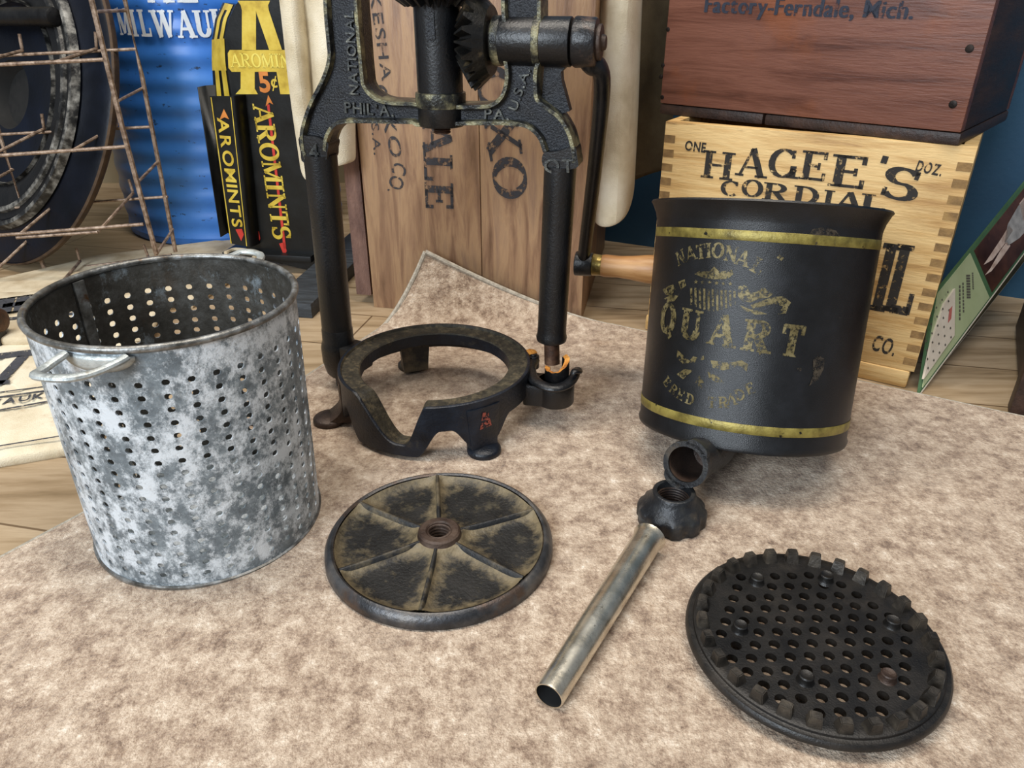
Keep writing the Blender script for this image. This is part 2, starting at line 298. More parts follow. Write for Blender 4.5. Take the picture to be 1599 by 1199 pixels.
def slab(bm, polys, fn, d0, d1, bev=0.0):
    """extrude filled 2D polygons between depths d0 and d1 through fn(u, v, d)"""
    v, f = fill(polys)
    a = [bm.verts.new(fn(p.x, p.y, d0)) for p in v]; b = [bm.verts.new(fn(p.x, p.y, d1)) for p in v]
    cnt = {}
    for t in f:
        try: bm.faces.new([a[i] for i in reversed(t)]); bm.faces.new([b[i] for i in t])
        except ValueError: continue
        for i in range(len(t)):
            e = (t[i], t[(i+1) % len(t)]); k = tuple(sorted(e)); cnt.setdefault(k, []).append(e)
    for k, l in cnt.items():
        if len(l) == 1:
            i, j = l[0]; bm.faces.new((a[i], a[j], b[j], b[i]))
def ridge(bm, pts, wd, fn, d0, d1, closed=False, round_=.35):
    """raised rounded strip along a 2D polyline"""
    P = [Vector((p[0], p[1])) for p in pts]; n = len(P); rows = []
    prof = [(-.5, d0), (-.5, d1-(d1-d0)*.2), (-.5+.5*round_, d1), (.5-.5*round_, d1), (.5, d1-(d1-d0)*.2), (.5, d0)]
    for i, p in enumerate(P):
        a = P[(i-1) % n] if (closed or i) else P[i]; b = P[(i+1) % n] if (closed or i < n-1) else P[i]
        t = (b-a).normalized(); nn = Vector((-t.y, t.x))
        rows.append([bm.verts.new(fn(p.x+nn.x*wd*s, p.y+nn.y*wd*s, d)) for s, d in prof])
    pr = list(zip(rows, rows[1:])) + ([(rows[-1], rows[0])] if closed else [])
    for a, b in pr:
        for k in range(len(prof)): bm.faces.new((a[k], a[(k+1) % 6], b[(k+1) % 6], b[k]))
    if not closed: bm.faces.new(rows[0]); bm.faces.new(rows[-1])

# ------------------------------------------------------------------ lettering
def arc(cx, cy, rx, ry, a0, a1, n=14):
    return [(cx+rx*math.cos(math.radians(a0+(a1-a0)*i/n)), cy+ry*math.sin(math.radians(a0+(a1-a0)*i/n))) for i in range(n+1)]
# strokes: (points, width factor or None for pen contrast, serif at start, serif at end); glyph height 1
G = {
 'A': (.86, [([(.1, .0), (.43, 1)], .45, 1, 0), ([(.43, 1), (.76, 0)], 1, 0, 1), ([(.22, .33), (.64, .33)], .45, 0, 0)]),
 'C': (.8, [(arc(.43, .5, .33, .47, 48, 312), None, 0, 0), ([(.67, .98), (.67, .7)], .5, 0, 0)]),
 'D': (.86, [([(.2, 0), (.2, 1)], 1, 1, 1), ([(.2, .96)] + arc(.36, .5, .38, .46, 90, -90) + [(.2, .04)], None, 0, 0)]),
 'E': (.76, [([(.2, 0), (.2, 1)], 1, 1, 1), ([(.2, .95), (.68, .95)], .5, 0, 0), ([(.2, .5), (.52, .5)], .5, 0, 0), ([(.2, .05), (.7, .05)], .5, 0, 0), ([(.66, 1), (.66, .74)], .5, 0, 0), ([(.68, 0), (.68, .28)], .5, 0, 0), ([(.52, .38), (.52, .62)], .4, 0, 0)]),
 'G': (.86, [(arc(.43, .5, .34, .47, 50, 340), None, 0, 0), ([(.68, .98), (.68, .7)], .5, 0, 0), ([(.72, .06), (.72, .44)], .9, 0, 1)]),
 'H': (.95, [([(.2, 0), (.2, 1)], 1, 1, 1), ([(.75, 0), (.75, 1)], 1, 1, 1), ([(.2, .5), (.75, .5)], .5, 0, 0)]),
 'I': (.45, [([(.22, 0), (.22, 1)], 1, 1, 1)]),
 'K': (.86, [([(.2, 0), (.2, 1)], 1, 1, 1), ([(.25, .42), (.66, 1)], .5, 0, 1), ([(.38, .58), (.7, 0)], 1, 0, 1)]),
 'L': (.74, [([(.2, 0), (.2, 1)], 1, 1, 1), ([(.2, .05), (.68, .05)], .5, 0, 0), ([(.66, 0), (.66, .32)], .5, 0, 0)]),
 'M': (1.08, [([(.16, 0), (.16, 1)], .5, 1, 1), ([(.18, 1), (.53, .08)], 1, 0, 0), ([(.53, .08), (.88, 1)], .5, 0, 0), ([(.9, 0), (.9, 1)], 1, 1, 1)]),
 'N': (.92, [([(.18, 0), (.18, 1)], .5, 1, 1), ([(.16, .98), (.74, .04)], 1, 0, 0), ([(.74, 0), (.74, 1)], .5, 0, 1)]),
 'O': (.86, [(arc(.43, .5, .33, .47, 0, 360, 26), None, 0, 0)]),
 'P': (.8, [([(.2, 0), (.2, 1)], 1, 1, 1), ([(.2, .96)] + arc(.42, .72, .28, .24, 90, -90) + [(.2, .48)], None, 0, 0)]),
 'Q': (.86, [(arc(.43, .5, .33, .47, 0, 360, 26), None, 0, 0), ([(.42, .2), (.72, -.12)], .8, 0, 0)]),
 'R': (.9, [([(.2, 0), (.2, 1)], 1, 1, 1), ([(.2, .96)] + arc(.42, .74, .27, .22, 90, -90) + [(.2, .52)], None, 0, 0), ([(.42, .52), (.74, 0)], 1, 0, 1)]),
 'S': (.72, [(arc(.36, .73, .24, .24, 30, 250, 12) + [(.36, .5)] + arc(.36, .27, .26, .25, 70, -150, 12), None, 0, 0), ([(.58, .98), (.58, .72)], .4, 0, 0), ([(.12, .02), (.12, .3)], .4, 0, 0)]),
 'T': (.8, [([(.4, 0), (.4, 1)], 1, 1, 0), ([(.06, .95), (.74, .95)], .5, 0, 0), ([(.09, 1), (.09, .7)], .5, 0, 0), ([(.71, 1), (.71, .7)], .5, 0, 0)]),
 'U': (.88, [([(.2, 1), (.2, .3)], 1, 1, 0), ([(.2, .32)] + arc(.45, .3, .25, .26, 180, 360, 10) + [(.7, .32)], None, 0, 0), ([(.7, .3), (.7, 1)], .5, 0, 1)]),
 'W': (1.25, [([(.1, 1), (.36, 0)], 1, 1, 0), ([(.36, 0), (.62, .98)], .5, 0, 0), ([(.58, 1), (.86, 0)], 1, 1, 0), ([(.86, 0), (1.1, 1)], .5, 0, 1)]),
 'X': (.86, [([(.12, 1), (.72, 0)], 1, 1, 1), ([(.12, 0), (.7, 1)], .5, 1, 1)]),
 'Z': (.8, [([(.1, .95), (.7, .95)], .5, 0, 0), ([(.66, .95), (.12, .05)], 1, 0, 0), ([(.1, .05), (.72, .05)], .5, 0, 0), ([(.12, 1), (.12, .72)], .5, 0, 0), ([(.7, 0), (.7, .3)], .5, 0, 0)]),
 "'": (.35, [([(.2, 1), (.17, .74)], .9, 0, 0)]), '.': (.35, [([(.12, .07), (.26, .07)], .8, 0, 0)]),
 '"': (.5, [([(.15, 1), (.13, .76)], .7, 0, 0), ([(.36, 1), (.34, .76)], .7, 0, 0)]),
}
def glyph(ch, thick=.2, serif=True):
    """2D triangles/quads of one serif glyph"""
    wd, st = G[ch]; polys = []
    for pts, wf, s0, s1 in st:
        P = [Vector(p) for p in pts]; n = len(P)
        if n == 2:
            k = 4; P = [P[0].lerp(P[1], i/k) for i in range(k+1)]; n = k+1
        L_, R_ = [], []
        clos = (P[0]-P[-1]).length < 1e-4
        for i, p in enumerate(P):
            a = P[i-1] if i else (P[-2] if clos else P[0]); b = P[i+1] if i < n-1 else (P[1] if clos else P[-1])
            t = (b-a).normalized(); nn = Vector((-t.y, t.x))
            wv = thick*wf if wf else thick*(.45+.55*abs(t.y)**1.2)
            L_.append(p+nn*wv/2); R_.append(p-nn*wv/2)
        for i in range(n-1): polys.append([L_[i], L_[i+1], R_[i+1], R_[i]])
        if serif:
            for fl, q, nx in ((s0, P[0], P[1]), (s1, P[-1], P[-2])):
                if fl:
                    y0 = 0 if q.y < .5 else .92; ws = (thick*(wf or 1))/2+.09
                    xs = [q.x-ws, q.x-ws/3, q.x+ws/3, q.x+ws]
                    for i in range(3): polys.append([Vector((xs[i], y0)), Vector((xs[i+1], y0)), Vector((xs[i+1], y0+.08)), Vector((xs[i], y0+.08))])
    return wd, polys
_fc = {}
def sans(ch, bold=.0):
    k = (ch, bold)
    if k in _fc: return _fc[k]
    cu = bpy.data.curves.new('t', 'FONT'); cu.body = ch; cu.size = 1.0/.73; cu.offset = bold; cu.resolution_u = 4
    o = bpy.data.objects.new('t', cu); C.objects.link(o); dg = bpy.context.evaluated_depsgraph_get(); dg.update()
    me = bpy.data.meshes.new_from_object(o.evaluated_get(dg)); polys = [[Vector(me.vertices[i].co[:2]) for i in p.vertices] for p in me.polygons]
    xs = [p.x for q in polys for p in q] or [0, .3]
    mn, mx = min(xs), max(xs); wd = mx-mn+.16
    polys = [[Vector((p.x-mn+.08, p.y)) for p in q] for q in polys]
    bpy.data.objects.remove(o); bpy.data.curves.remove(cu); bpy.data.meshes.remove(me)
    _fc[k] = (wd, polys); return _fc[k]
def getg(ch, style, thick): return glyph(ch, thick) if style == 'serif' else sans(ch, thick)
def put(bm, polys, fn, d0, d1=None):
    vm = {}
    def V(p, d):
        k = (round(p.x, 5), round(p.y, 5), d)
        if k not in vm: vm[k] = bm.verts.new(fn(p.x, p.y, d))
        return vm[k]
    cnt = {}
    for q in polys:
        try:
            vs = [V(p, d0 if d1 is None else d1) for p in q]
            if len(set(vs)) < 3: continue
            bm.faces.new(vs)
        except ValueError: continue
        if d1 is not None:
            for i in range(len(q)):
                a, b = q[i], q[(i+1) % len(q)]
                try: bm.faces.new((V(a, d0), V(b, d0), vs[(i+1) % len(q)], vs[i]))
                except ValueError: pass
def letters(bm, to, seq, h, style='serif', thick=.2, d0=.0003, d1=None, wmul=1.0):
    """seq: list of (char, (u, v) centre, angle); to(u, v, d) -> world; h metres or list"""
    for i, (ch, (u, v), ang) in enumerate(seq):
        wd, polys = getg(ch, style, thick); hh = h[i] if isinstance(h, (list, tuple)) else h
        ca, sa = math.cos(ang), math.sin(ang)
        def fn(x, y, d, u=u, v=v, wd=wd, hh=hh, ca=ca, sa=sa):
            X = (x-wd/2)*hh*wmul; Y = (y-.5)*hh
            return to(u+X*ca-Y*sa, v+X*sa+Y*ca, d)
        put(bm, polys, fn, d0, d1)
def line(text, p0, p1, h, style='serif', thick=.2, fit=True):
    """letter centres from p0 (first letter) to p1 (last letter)"""
    p0 = Vector(p0); p1 = Vector(p1); ws = []
    for c in text: ws.append(.4 if c == ' ' else getg(c, style, thick)[0])
    cs = [0]
    for a, b in zip(ws, ws[1:]): cs.append(cs[-1]+(a+b)/2)
    d = p1-p0; ang = math.atan2(d.y, d.x); tot = cs[-1] or 1
    seq = [(c, tuple(p0+d*(x/tot)), ang) for c, x in zip(text, cs) if c != ' ']
    wm = (d.length/tot/h) if len(text) > 1 else 1.0
    return seq, wm
def print_on(bm, face, text, a, b, hpx, style='serif', thick=.2, d0=.0003, d1=None, wm=None):
    """text on a face, from first-letter centre pixel a to last-letter centre pixel b"""
    p0 = face.uv(*a); p1 = face.uv(*b); h = hpx*face.m((a[0]+b[0])/2, (a[1]+b[1])/2)
    seq, k = line(text, p0, p1, h, style, thick); letters(bm, face.w, seq, h, style, thick, d0, d1, wm or min(k, 1.6))

# ================================================================== the setting
bm = bmesh.new(); box(bm, -1.6, 1.6, -.6, 1.6, -.02, 0); struct('floor', bm, M['floor'])
bm = bmesh.new(); box(bm, -1.6, .02, 1.52, 1.56, 0, 1.2); struct('wall_back', bm, M['wall_beige'])
A, B = Vector((-.06, 1.225, 0)), Vector((1.5, .445, 0)); e = (B-A).normalized(); nb = Vector((-e.y, e.x, 0))
mt = Matrix((e, nb, Vector((0, 0, 1)))).transposed().to_4x4(); mt.translation = A
bm = bmesh.new(); box(bm, 0, (B-A).length, 0, .3, 0, 1.2, 0, mt); struct('wall_right', bm, M['wall_blue'])

# ------------------------------------------------------------------ rug with its far corner turned up against the crate
def build_rug():
    c0 = Vector((-.112, .872)); a = Vector((-.15, .765)); b = Vector((.115, .778))
    r2 = gz(1599, 650).xy; rdir = (r2-gz(1007, 517).xy).normalized(); right = gz(1007, 517).xy+rdir*.75
    l2 = gz(140, 795).xy; l3 = gz(0, 870).xy; left = l3+(l3-l2).normalized()*.65
    left_pts = [left, l3, l2, gz(478, 587).xy, a, c0]; right_pts = [right, r2, gz(1345, 595).xy, gz(1007, 517).xy, b, c0]
    def along(pts, t):
        d = [(q-p).length for p, q in zip(pts, pts[1:])]; tot = sum(d); s = t*tot
        for p, q, l in zip(pts, pts[1:], d):
            if s <= l+1e-9: return p.lerp(q, s/l)
            s -= l
        return pts[-1]
    near = Vector((.2, -.42))
    apex = Vector((-.0975, .806, .0785))
    def lift(p):
        d = (b-a); s = d.cross(p-a)/d.cross(c0-a)           # 0 on the crease, 1 at the corner
        if s <= 0: return Vector((p.x, p.y, 0))
        base = p-(c0-a.lerp(b, .2))*s; tgt = apex.xy-a.lerp(b, .2)
        hz = 1-(1-s)**1.6
        return Vector((base.x+tgt.x*hz, base.y+tgt.y*hz, apex.z*(s**1.45)))
    n = 90; TH = .006
    bm = bmesh.new(); top = {}; bot = {}
    for i in range(n+1):
        for j in range(n+1):
            u = (i/n)**.8; v = (j/n)**.8
            # coons-like patch with corners: corner c0 (0,0), left end (1,0), right end (0,1), near (1,1)
            L_ = along(left_pts[::-1], u); R_ = along(right_pts[::-1], v)
            fu = left.lerp(near, v); fv = right.lerp(near, u)
            P = L_.lerp(fv, v) + R_.lerp(fu, u) - (c0*(1-u)*(1-v)+left*u*(1-v)+right*(1-u)*v+near*u*v)
            q = lift(P); top[i, j] = bm.verts.new(q+Vector((0, 0, .0002))); bot[i, j] = bm.verts.new(q+Vector((0, 0, -TH+.0001)))
    for i in range(n):
        for j in range(n):
            bm.faces.new((top[i, j], top[i+1, j], top[i+1, j+1], top[i, j+1])); bm.faces.new((bot[i, j], bot[i, j+1], bot[i+1, j+1], bot[i+1, j]))
    for i in range(n):
        for s in ((i, 0, i+1, 0), (i, n, i+1, n)): bm.faces.new((top[s[0], s[1]], top[s[2], s[3]], bot[s[2], s[3]], bot[s[0], s[1]]))
        for s in ((0, i, 0, i+1), (n, i, n, i+1)): bm.faces.new((top[s[0], s[1]], top[s[2], s[3]], bot[s[2], s[3]], bot[s[0], s[1]]))
    # bound edge
    root = thing('rug', 'mottled tan and brown rug with its far corner turned up against the brown crate', 'rug', (.1, .4, 0))
    be = bmesh.new()
    for pts in (left_pts, right_pts):
        q = [along(pts, k/160) for k in range(161)]; tube(be, [lift(p)+Vector((0, 0, -.0022)) for p in q], .0028, 8)
    part('rug_pile', bm, M['rug'], root, sharp=60); part('bound_edge', be, M['rug_edge'], root)
build_rug()
RZ = 0.0                                    # top of the rug pile
for o in C.objects:
    if o.name == 'floor': o.location.z = -.0062
    if o.name in ('wall_back', 'wall_right'): o.location.z = -.0062

# ------------------------------------------------------------------ perforated basket
def build_basket():
    b = Vector((-.2163, .4282, 0)); n = Vector((.0213, -.0058, 1)).normalized(); R0, R1, H = .0751, .0766, .1687
    mt = frame(b, n, Vector((0, 1, 0)))
    root = thing('strainer_basket', 'tall galvanised basket pierced with rows of small holes, at the left of the rug', 'basket', b)
    bm = bmesh.new(); nc, z0, z1, nr = 35, .0075, .1515, 17
    hr = .0021; K = 3
    def P(u, z):                      # u in columns
        a = 2*PI*(u+.35)/nc - PI/2; r = R0+(R1-R0)*z/H
        return mt @ Vector((r*math.cos(a), r*math.sin(a), z))
    cw = 2*PI*R0/nc; dz = (z1-z0)/nr
    sq = []
    for k in range(4):
        for i in range(K):
            t = -1+2*i/K; sq.append([(t, -1), (1, t), (-t, 1), (-1, -t)][k])
    inner = [(hr/cw*2*math.cos(math.atan2(y*dz, x*cw)), hr/dz*2*math.sin(math.atan2(y*dz, x*cw))) for x, y in sq]
    for c in range(nc):
        for r in range(nr):
            zc = z0+dz*(r+.5); jx, jz = random.uniform(-.06, .06), random.uniform(-.08, .08)
            o = [bm.verts.new(P(c+.5+x/2, zc+dz*y/2)) for x, y in sq]; m_ = [bm.verts.new(P(c+.5+(x+jx)/2, zc+dz*(y+jz)/2)) for x, y in inner]
            for i in range(12): bm.faces.new((o[i], o[(i+1) % 12], m_[(i+1) % 12], m_[i]))
        for za, zb, dv in ((0, z0, 1), (z1, H, 2)):
            for d in range(dv):
                y0, y1 = za+(zb-za)*d/dv, za+(zb-za)*(d+1)/dv
                for i in range(K): 
                    x0, x1 = c+i/K, c+(i+1)/K
                    bm.faces.new([bm.verts.new(P(x, y)) for x, y in ((x0, y0), (x1, y0), (x1, y1), (x0, y1))])
    bmesh.ops.remove_doubles(bm, verts=bm.verts, dist=1e-5)
    bmesh.ops.recalc_face_normals(bm, faces=bm.faces)
    bmesh.ops.solidify(bm, geom=bm.faces[:], thickness=.0009)
    bmesh.ops.recalc_face_normals(bm, faces=bm.faces); bm.normal_update()
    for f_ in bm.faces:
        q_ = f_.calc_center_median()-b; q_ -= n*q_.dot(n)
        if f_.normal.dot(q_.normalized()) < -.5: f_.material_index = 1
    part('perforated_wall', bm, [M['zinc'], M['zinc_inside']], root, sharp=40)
    bm = bmesh.new(); lathe(bm, [(0, .004), (R0-.002, .004), (R0-.001, .0025), (0, .0028)], mt, 64); part('bottom', bm, M['zinc'], root)
    bm = bmesh.new(); lathe(bm, [(R0+.0001, .0), (R0+.0014, .0008), (R0+.0014, .0026), (R0+.0002, .0034)], mt, 96); part('foot_seam', bm, M['zinc_rim'], root)
    bm = bmesh.new(); lathe(bm, [(R1+.0022*math.cos(t), H+.0022*math.sin(t)) for t in [2*PI*i/10 for i in range(10)]], mt, 96, closed=True); part('rolled_rim', bm, M['zinc_rim'], root, sharp=80)
    # side seam inside/outside
    bm = bmesh.new()
    a = math.radians(186)
    for z in range(0, 16): pass
    box(bm, R0-.0016, R0+.0003, -.004, .004, .003, H-.002, .0003, mt @ Matrix.Rotation(math.radians(158), 4, 'Z')); part('lap_seam', bm, M['zinc_rim'], root)
    def handle(ang, drop, spread, skew=0.0):
        out = mt.to_3x3() @ Vector((math.cos(ang), math.sin(ang), 0)); tan = mt.to_3x3() @ Vector((-math.sin(ang), math.cos(ang), 0)); up = n
        c = b + n*(H-.006) + out*(R1+.001)
        hd = bmesh.new()
        sk = tan*skew
        p = [c-tan*.0175*spread+up*.003-out*.0005, c-tan*.017*spread+out*.004+up*(.002+drop*.2)+sk*.15, c-tan*.0145*spread+out*.0125+up*drop*.6+sk*.6, c-tan*.0085*spread+out*.0195+up*drop+sk, c+tan*.0085*spread+out*.0205+up*drop+sk, c+tan*.0145*spread+out*.0135+up*drop*.6+sk*.65, c+tan*.017*spread+out*.004+up*(.002+drop*.2)+sk*.15, c+tan*.0175*spread+up*.003-out*.0005]
        tube(hd, smooth(p, 6), .0029, 10, .72)
        h = part('handle', hd, M['solder'], root)
        sp = bmesh.new()
        rows = []
        for k in range(13):
            aa = ang+(k-6)/6*.27*spread; w_ = .0095*math.sqrt(max(.05, 1-((k-6)/6)**2*.9))
            rad = mt.to_3x3() @ Vector((math.cos(aa), math.sin(aa), 0))
            rows.append([sp.verts.new(b+n*(H-.0035-w_*j)+rad*(R1+.0012-.0003*(j in (0, 1.0)))) for j in (0, .3, .7, 1.0)])
        for p_, q_ in zip(rows, rows[1:]):
            for k in range(3): sp.faces.new((p_[k], p_[k+1], q_[k+1], q_[k]))
        so = part('strap', sp, M['solder'], h); so.modifiers.new('sheet', 'SOLIDIFY').thickness = .0016
    # nearer handle points to the camera's left
    q = gz(126, 572, .163); d = (q.xy-b.xy); handle(math.atan2(d.y, d.x), .0, .95, -.012)
    q = gz(376, 399, .166); d = (q.xy-b.xy); handle(math.atan2(d.y, d.x), .003, .8)
build_basket()

# ------------------------------------------------------------------ ribbed round plate
def build_ribbed():
    c = Vector((-.049, .3941, 0)); R, T = .0767, .0105
    root = thing('ribbed_plate', 'round iron plate with six ribs and threaded hub, flat at the rug centre', 'plate', c)
    mt = Matrix.Translation(c)
    lathe_p = [(0.0085, .001), (R-.0012, .0), (R, .0015), (R-.0004, .0062), (R-.003, .0098), (R-.0048, .0105), (R-.0062, .0096)]
    bm = bmesh.new(); lathe(bm, [(R-.016, .0)] + lathe_p[1:], mt, 128); 
    part('rim', bm, M['rib_edge'], root, sharp=50)
    # web: polar height field with fillets towards rim, ribs and hub
    ribs = []
    for px in ((683, 745), (835, 796), (820, 905), (655, 960), (527, 893), (562, 786)):
        p = gz(px[0], px[1], .009); ribs.append(math.atan2(p.y-c.y, p.x-c.x))
    rh = .0145; bm = bmesh.new(); rows = []; dl = bm.verts.layers.float.new('dust')
    for i in range(46):
        r = rh-.001+(R-.006-rh)*i/45; row = []
        for k in range(360):
            a = 2*PI*k/360
            dr = min(abs((a-x+PI) % (2*PI)-PI) for x in ribs)*r
            z = .0046 + .0058*math.exp(-max(0, R-.0062-r)/.0032) + .0045*math.exp(-dr/.0026) + .006*math.exp(-max(0, r-rh)/.004)
            v_ = bm.verts.new(c+Vector((r*math.cos(a), r*math.sin(a), min(z, .0104)))); v_[dl] = min(1, math.exp(-max(0, R-.0062-r)/.008)+math.exp(-dr/.0065)+.7*math.exp(-max(0, r-rh)/.007)); row.append(v_)
        rows.append(row)
    for p, q in zip(rows, rows[1:]):
        for k in range(360): bm.faces.new((p[k], p[(k+1) % 360], q[(k+1) % 360], q[k]))
    part('web', bm, M['rib'], root, sharp=80)
    for x in ribs:
        bm = bmesh.new(); d = Vector((math.cos(x), math.sin(x), 0)); s = Vector((-d.y, d.x, 0)); rr = []
        for i in range(15):
            r = rh-.001+(R-.006-rh)*i/14; p = c+d*r; zt = .0112-.0006*math.sin(PI*i/14)
            rr.append([bm.verts.new(p+s*a+Vector((0, 0, z))) for a, z in ((-.0019, .006), (-.0011, zt-.0006), (0, zt), (.0011, zt-.0006), (.0019, .006))])
        for p, q in zip(rr, rr[1:]):
            for k in range(4): bm.faces.new((p[k], p[k+1], q[k+1], q[k]))
        part('rib', bm, M['iron_dusty'], root, sharp=60)
    bm = bmesh.new(); lathe(bm, [(rh+.003, .006), (rh+.0006, .0095), (rh-.0003, .0135), (rh-.0016, .0146), (.0092, .0146), (.0082, .0138), (.008, .001)], mt, 64)
    h = part('hub', bm, M['iron_rust'], root)
    bm = bmesh.new(); P = []
    for k in range(24*5): a = 2*PI*k/24; P.append(c+Vector((.0079*math.cos(a), .0079*math.sin(a), .001+.0026*k/24)))
    tube(bm, P, .001, 8); part('screw_thread', bm, M['iron_rust'], h)
build_ribbed()

# ------------------------------------------------------------------ perforated round plate with teeth
def build_perf():
    c = Vector((.1713, .3048, 0)); R = .0707; zt = .0125; th = .0045
    root = thing('toothed_plate', 'black round plate full of holes with square rim teeth, at the right front', 'plate', c)
    lv = Matrix.Translation(c)
    rows = [(388, 660, 410, 10)]
    # hole lattice directions from the photograph, as plane coordinates
    def pl(x, y): p = gz(1050+x/3.33, 830+y/3.33, zt); return Vector((p.x-c.x, p.y-c.y))
    o = pl(740, 515); e1 = (pl(835, 512)-pl(545, 521))/3; 
    e2 = pl(727, 580)-pl(740, 515)
    bosses = [pl(*p) for p in ((437, 262), (797, 250), (350, 510), (1140, 485), (690, 775), (1117, 765))]
    holes = []
    for i in range(-9, 10):
        for j in range(-9, 10):
            q = o+e1*i+e2*j+e1*.0
            if q.length < .0555 and all((q-b_).length > .0052 for b_ in bosses): holes.append(q)
    hr = .0031
    circ = [Vector((.0618*math.cos(2*PI*k/120), .0618*math.sin(2*PI*k/120))) for k in range(120)]
    polys = [circ] + [[h+Vector((hr*math.cos(2*PI*k/16), hr*math.sin(2*PI*k/16))) for k in range(16)] for h in holes]
    bm = bmesh.new(); slab(bm, polys, lambda u, v, d: c+Vector((u, v, d)), zt-th, zt); part('pierced_disc', bm, M['grind'], root, sharp=30)
    bm = bmesh.new(); lathe(bm, [(.0612, zt-th), (.0612, zt), (.0662, zt+.0002), (.0668, zt-.0002), (.0671, zt-.0014), (.0678, zt-.0017), (.0696, zt-.0017), (R, zt-.003), (R+.0003, zt-.005), (R-.001, zt-.0068), (.066, zt-.007)], lv, 128, closed=True); part('flange', bm, M['grind'], root, sharp=40)
    a0 = math.atan2(pl(610, 120).y, pl(610, 120).x); NT = 28
    def tooth(a, z0, z1, r0, r1, name, m_):
        d = Vector((math.cos(a), math.sin(a), 0)); s = Vector((-d.y, d.x, 0)); up = Vector((0, 0, 1))
        bm = bmesh.new(); w0, w1 = .0040, .0029; fl = -1 if z1 < z0 else 1
        base = [c+d*(r0-.0022)+s*w0+up*z0, c+d*(r0-.0022)-s*w0+up*z0, c+d*r1-s*w0+up*z0, c+d*r1+s*w0+up*z0]
        top = [c+d*(r0+.0004)+s*w1+up*z1, c+d*(r0+.0004)-s*w1+up*z1, c+d*(r1-.0006)-s*w1+up*z1, c+d*(r1-.0006)+s*w1+up*z1]
        vb = [bm.verts.new(p) for p in base]; vt = [bm.verts.new(p) for p in top]
        bm.faces.new(vt); bm.faces.new(vb[::-1])
        for k in range(4): bm.faces.new((vb[k], vb[(k+1) % 4], vt[(k+1) % 4], vt[k]))
        bmesh.ops.bevel(bm, geom=bm.edges[:], offset=.0005, segments=2, affect='EDGES')
        part(name, bm, m_, root)
    for k in range(NT): tooth(a0+2*PI*k/NT, zt-.0008, zt+.0070, .0600, .0656, 'tooth', M['worn_tooth'])
    for k in range(NT): tooth(a0+2*PI*(k+.5)/NT, zt-.0062, .0001, .0602, .066, 'under_tooth', M['grind'])
    for i, b_ in enumerate(bosses):
        bm = bmesh.new(); m_ = Matrix.Translation(c+Vector((b_.x, b_.y, zt-.001)))
        lathe(bm, [(0, 0), (.0056, 0), (.0048, .0010), (.0042, .0020), (.0040, .0050), (.0034, .0056), (.0024, .0051), (0, .0049)], m_, 24)
        part('stud', bm, M['grind'] if i != 5 else M['iron_rust'], root, label='rust-topped stud' if i == 5 else None)
build_perf()

# ------------------------------------------------------------------ nickel tube and screw cap
def build_tube():
    A = gz(857, 1086, .0086); B = gz(1014, 838, .0112); ax = (B-A); L = ax.length
    A.z = .0082; B.z = .0108; ax = B-A; L = ax.length
    root = thing('spout_tube', 'shiny nickel-plated tube with one flared end, lying between the two round plates', 'tube', (A+B)/2-Vector((0, 0, .009)))
    mt = frame(A, ax)
    prof = [(.0074, 0), (.0081, 0), (.0083, .001), (.0098, L-.012), (.0100, L-.004), (.0107, L-.0015), (.0112, L), (.0106, L+.0003), (.0099, L-.002), (.0093, L-.006), (.0076, .001)]
    bm = bmesh.new(); lathe(bm, prof[:7], mt, 64); part('outer_sleeve', bm, M['nickel'], root, sharp=60)
    bm = bmesh.new(); lathe(bm, [(.0112, L), (.0106, L+.0003), (.0095, L-.004), (.0076, .001), (.0081, 0)], mt, 64); part('bore', bm, M['dark_inside'], root, sharp=60)
build_tube()
def build_cap():
    c = gz(1057, 843); c = Vector((c.x, c.y+.0225, 0))
    root = thing('screw_cap', 'small lobed black iron screw collar under the mouth of the can spout', 'collar', c)
    mt = Matrix.Translation(c)
    def mod(a, k): 
        amp = (0, .075, .08, .08, .05)[k] if k < 5 else 0
        return 1-amp*max(0, math.cos(10*a+.4))**.6
    bm = bmesh.new(); lathe(bm, [(.019, 0), (.0238, .0003), (.0246, .002), (.0246, .0095), (.0236, .0118), (.0205, .0145), (.017, .019), (.0152, .0225), (.0148, .0245), (.0138, .0252), (.0118, .0248), (.0112, .0225), (.0112, .004), (.019, .0035)], mt, 96, mod, closed=True)
    part('collar_body', bm, M['spout_iron'], root, sharp=50)
    bm = bmesh.new(); P = [c+Vector((.0114*math.cos(2*PI*k/20), .0114*math.sin(2*PI*k/20), .008+.0022*k/20)) for k in range(20*6)]
    tube(bm, P, .0008, 6); part('screw_thread', bm, M['iron_rust'], root)
build_cap()

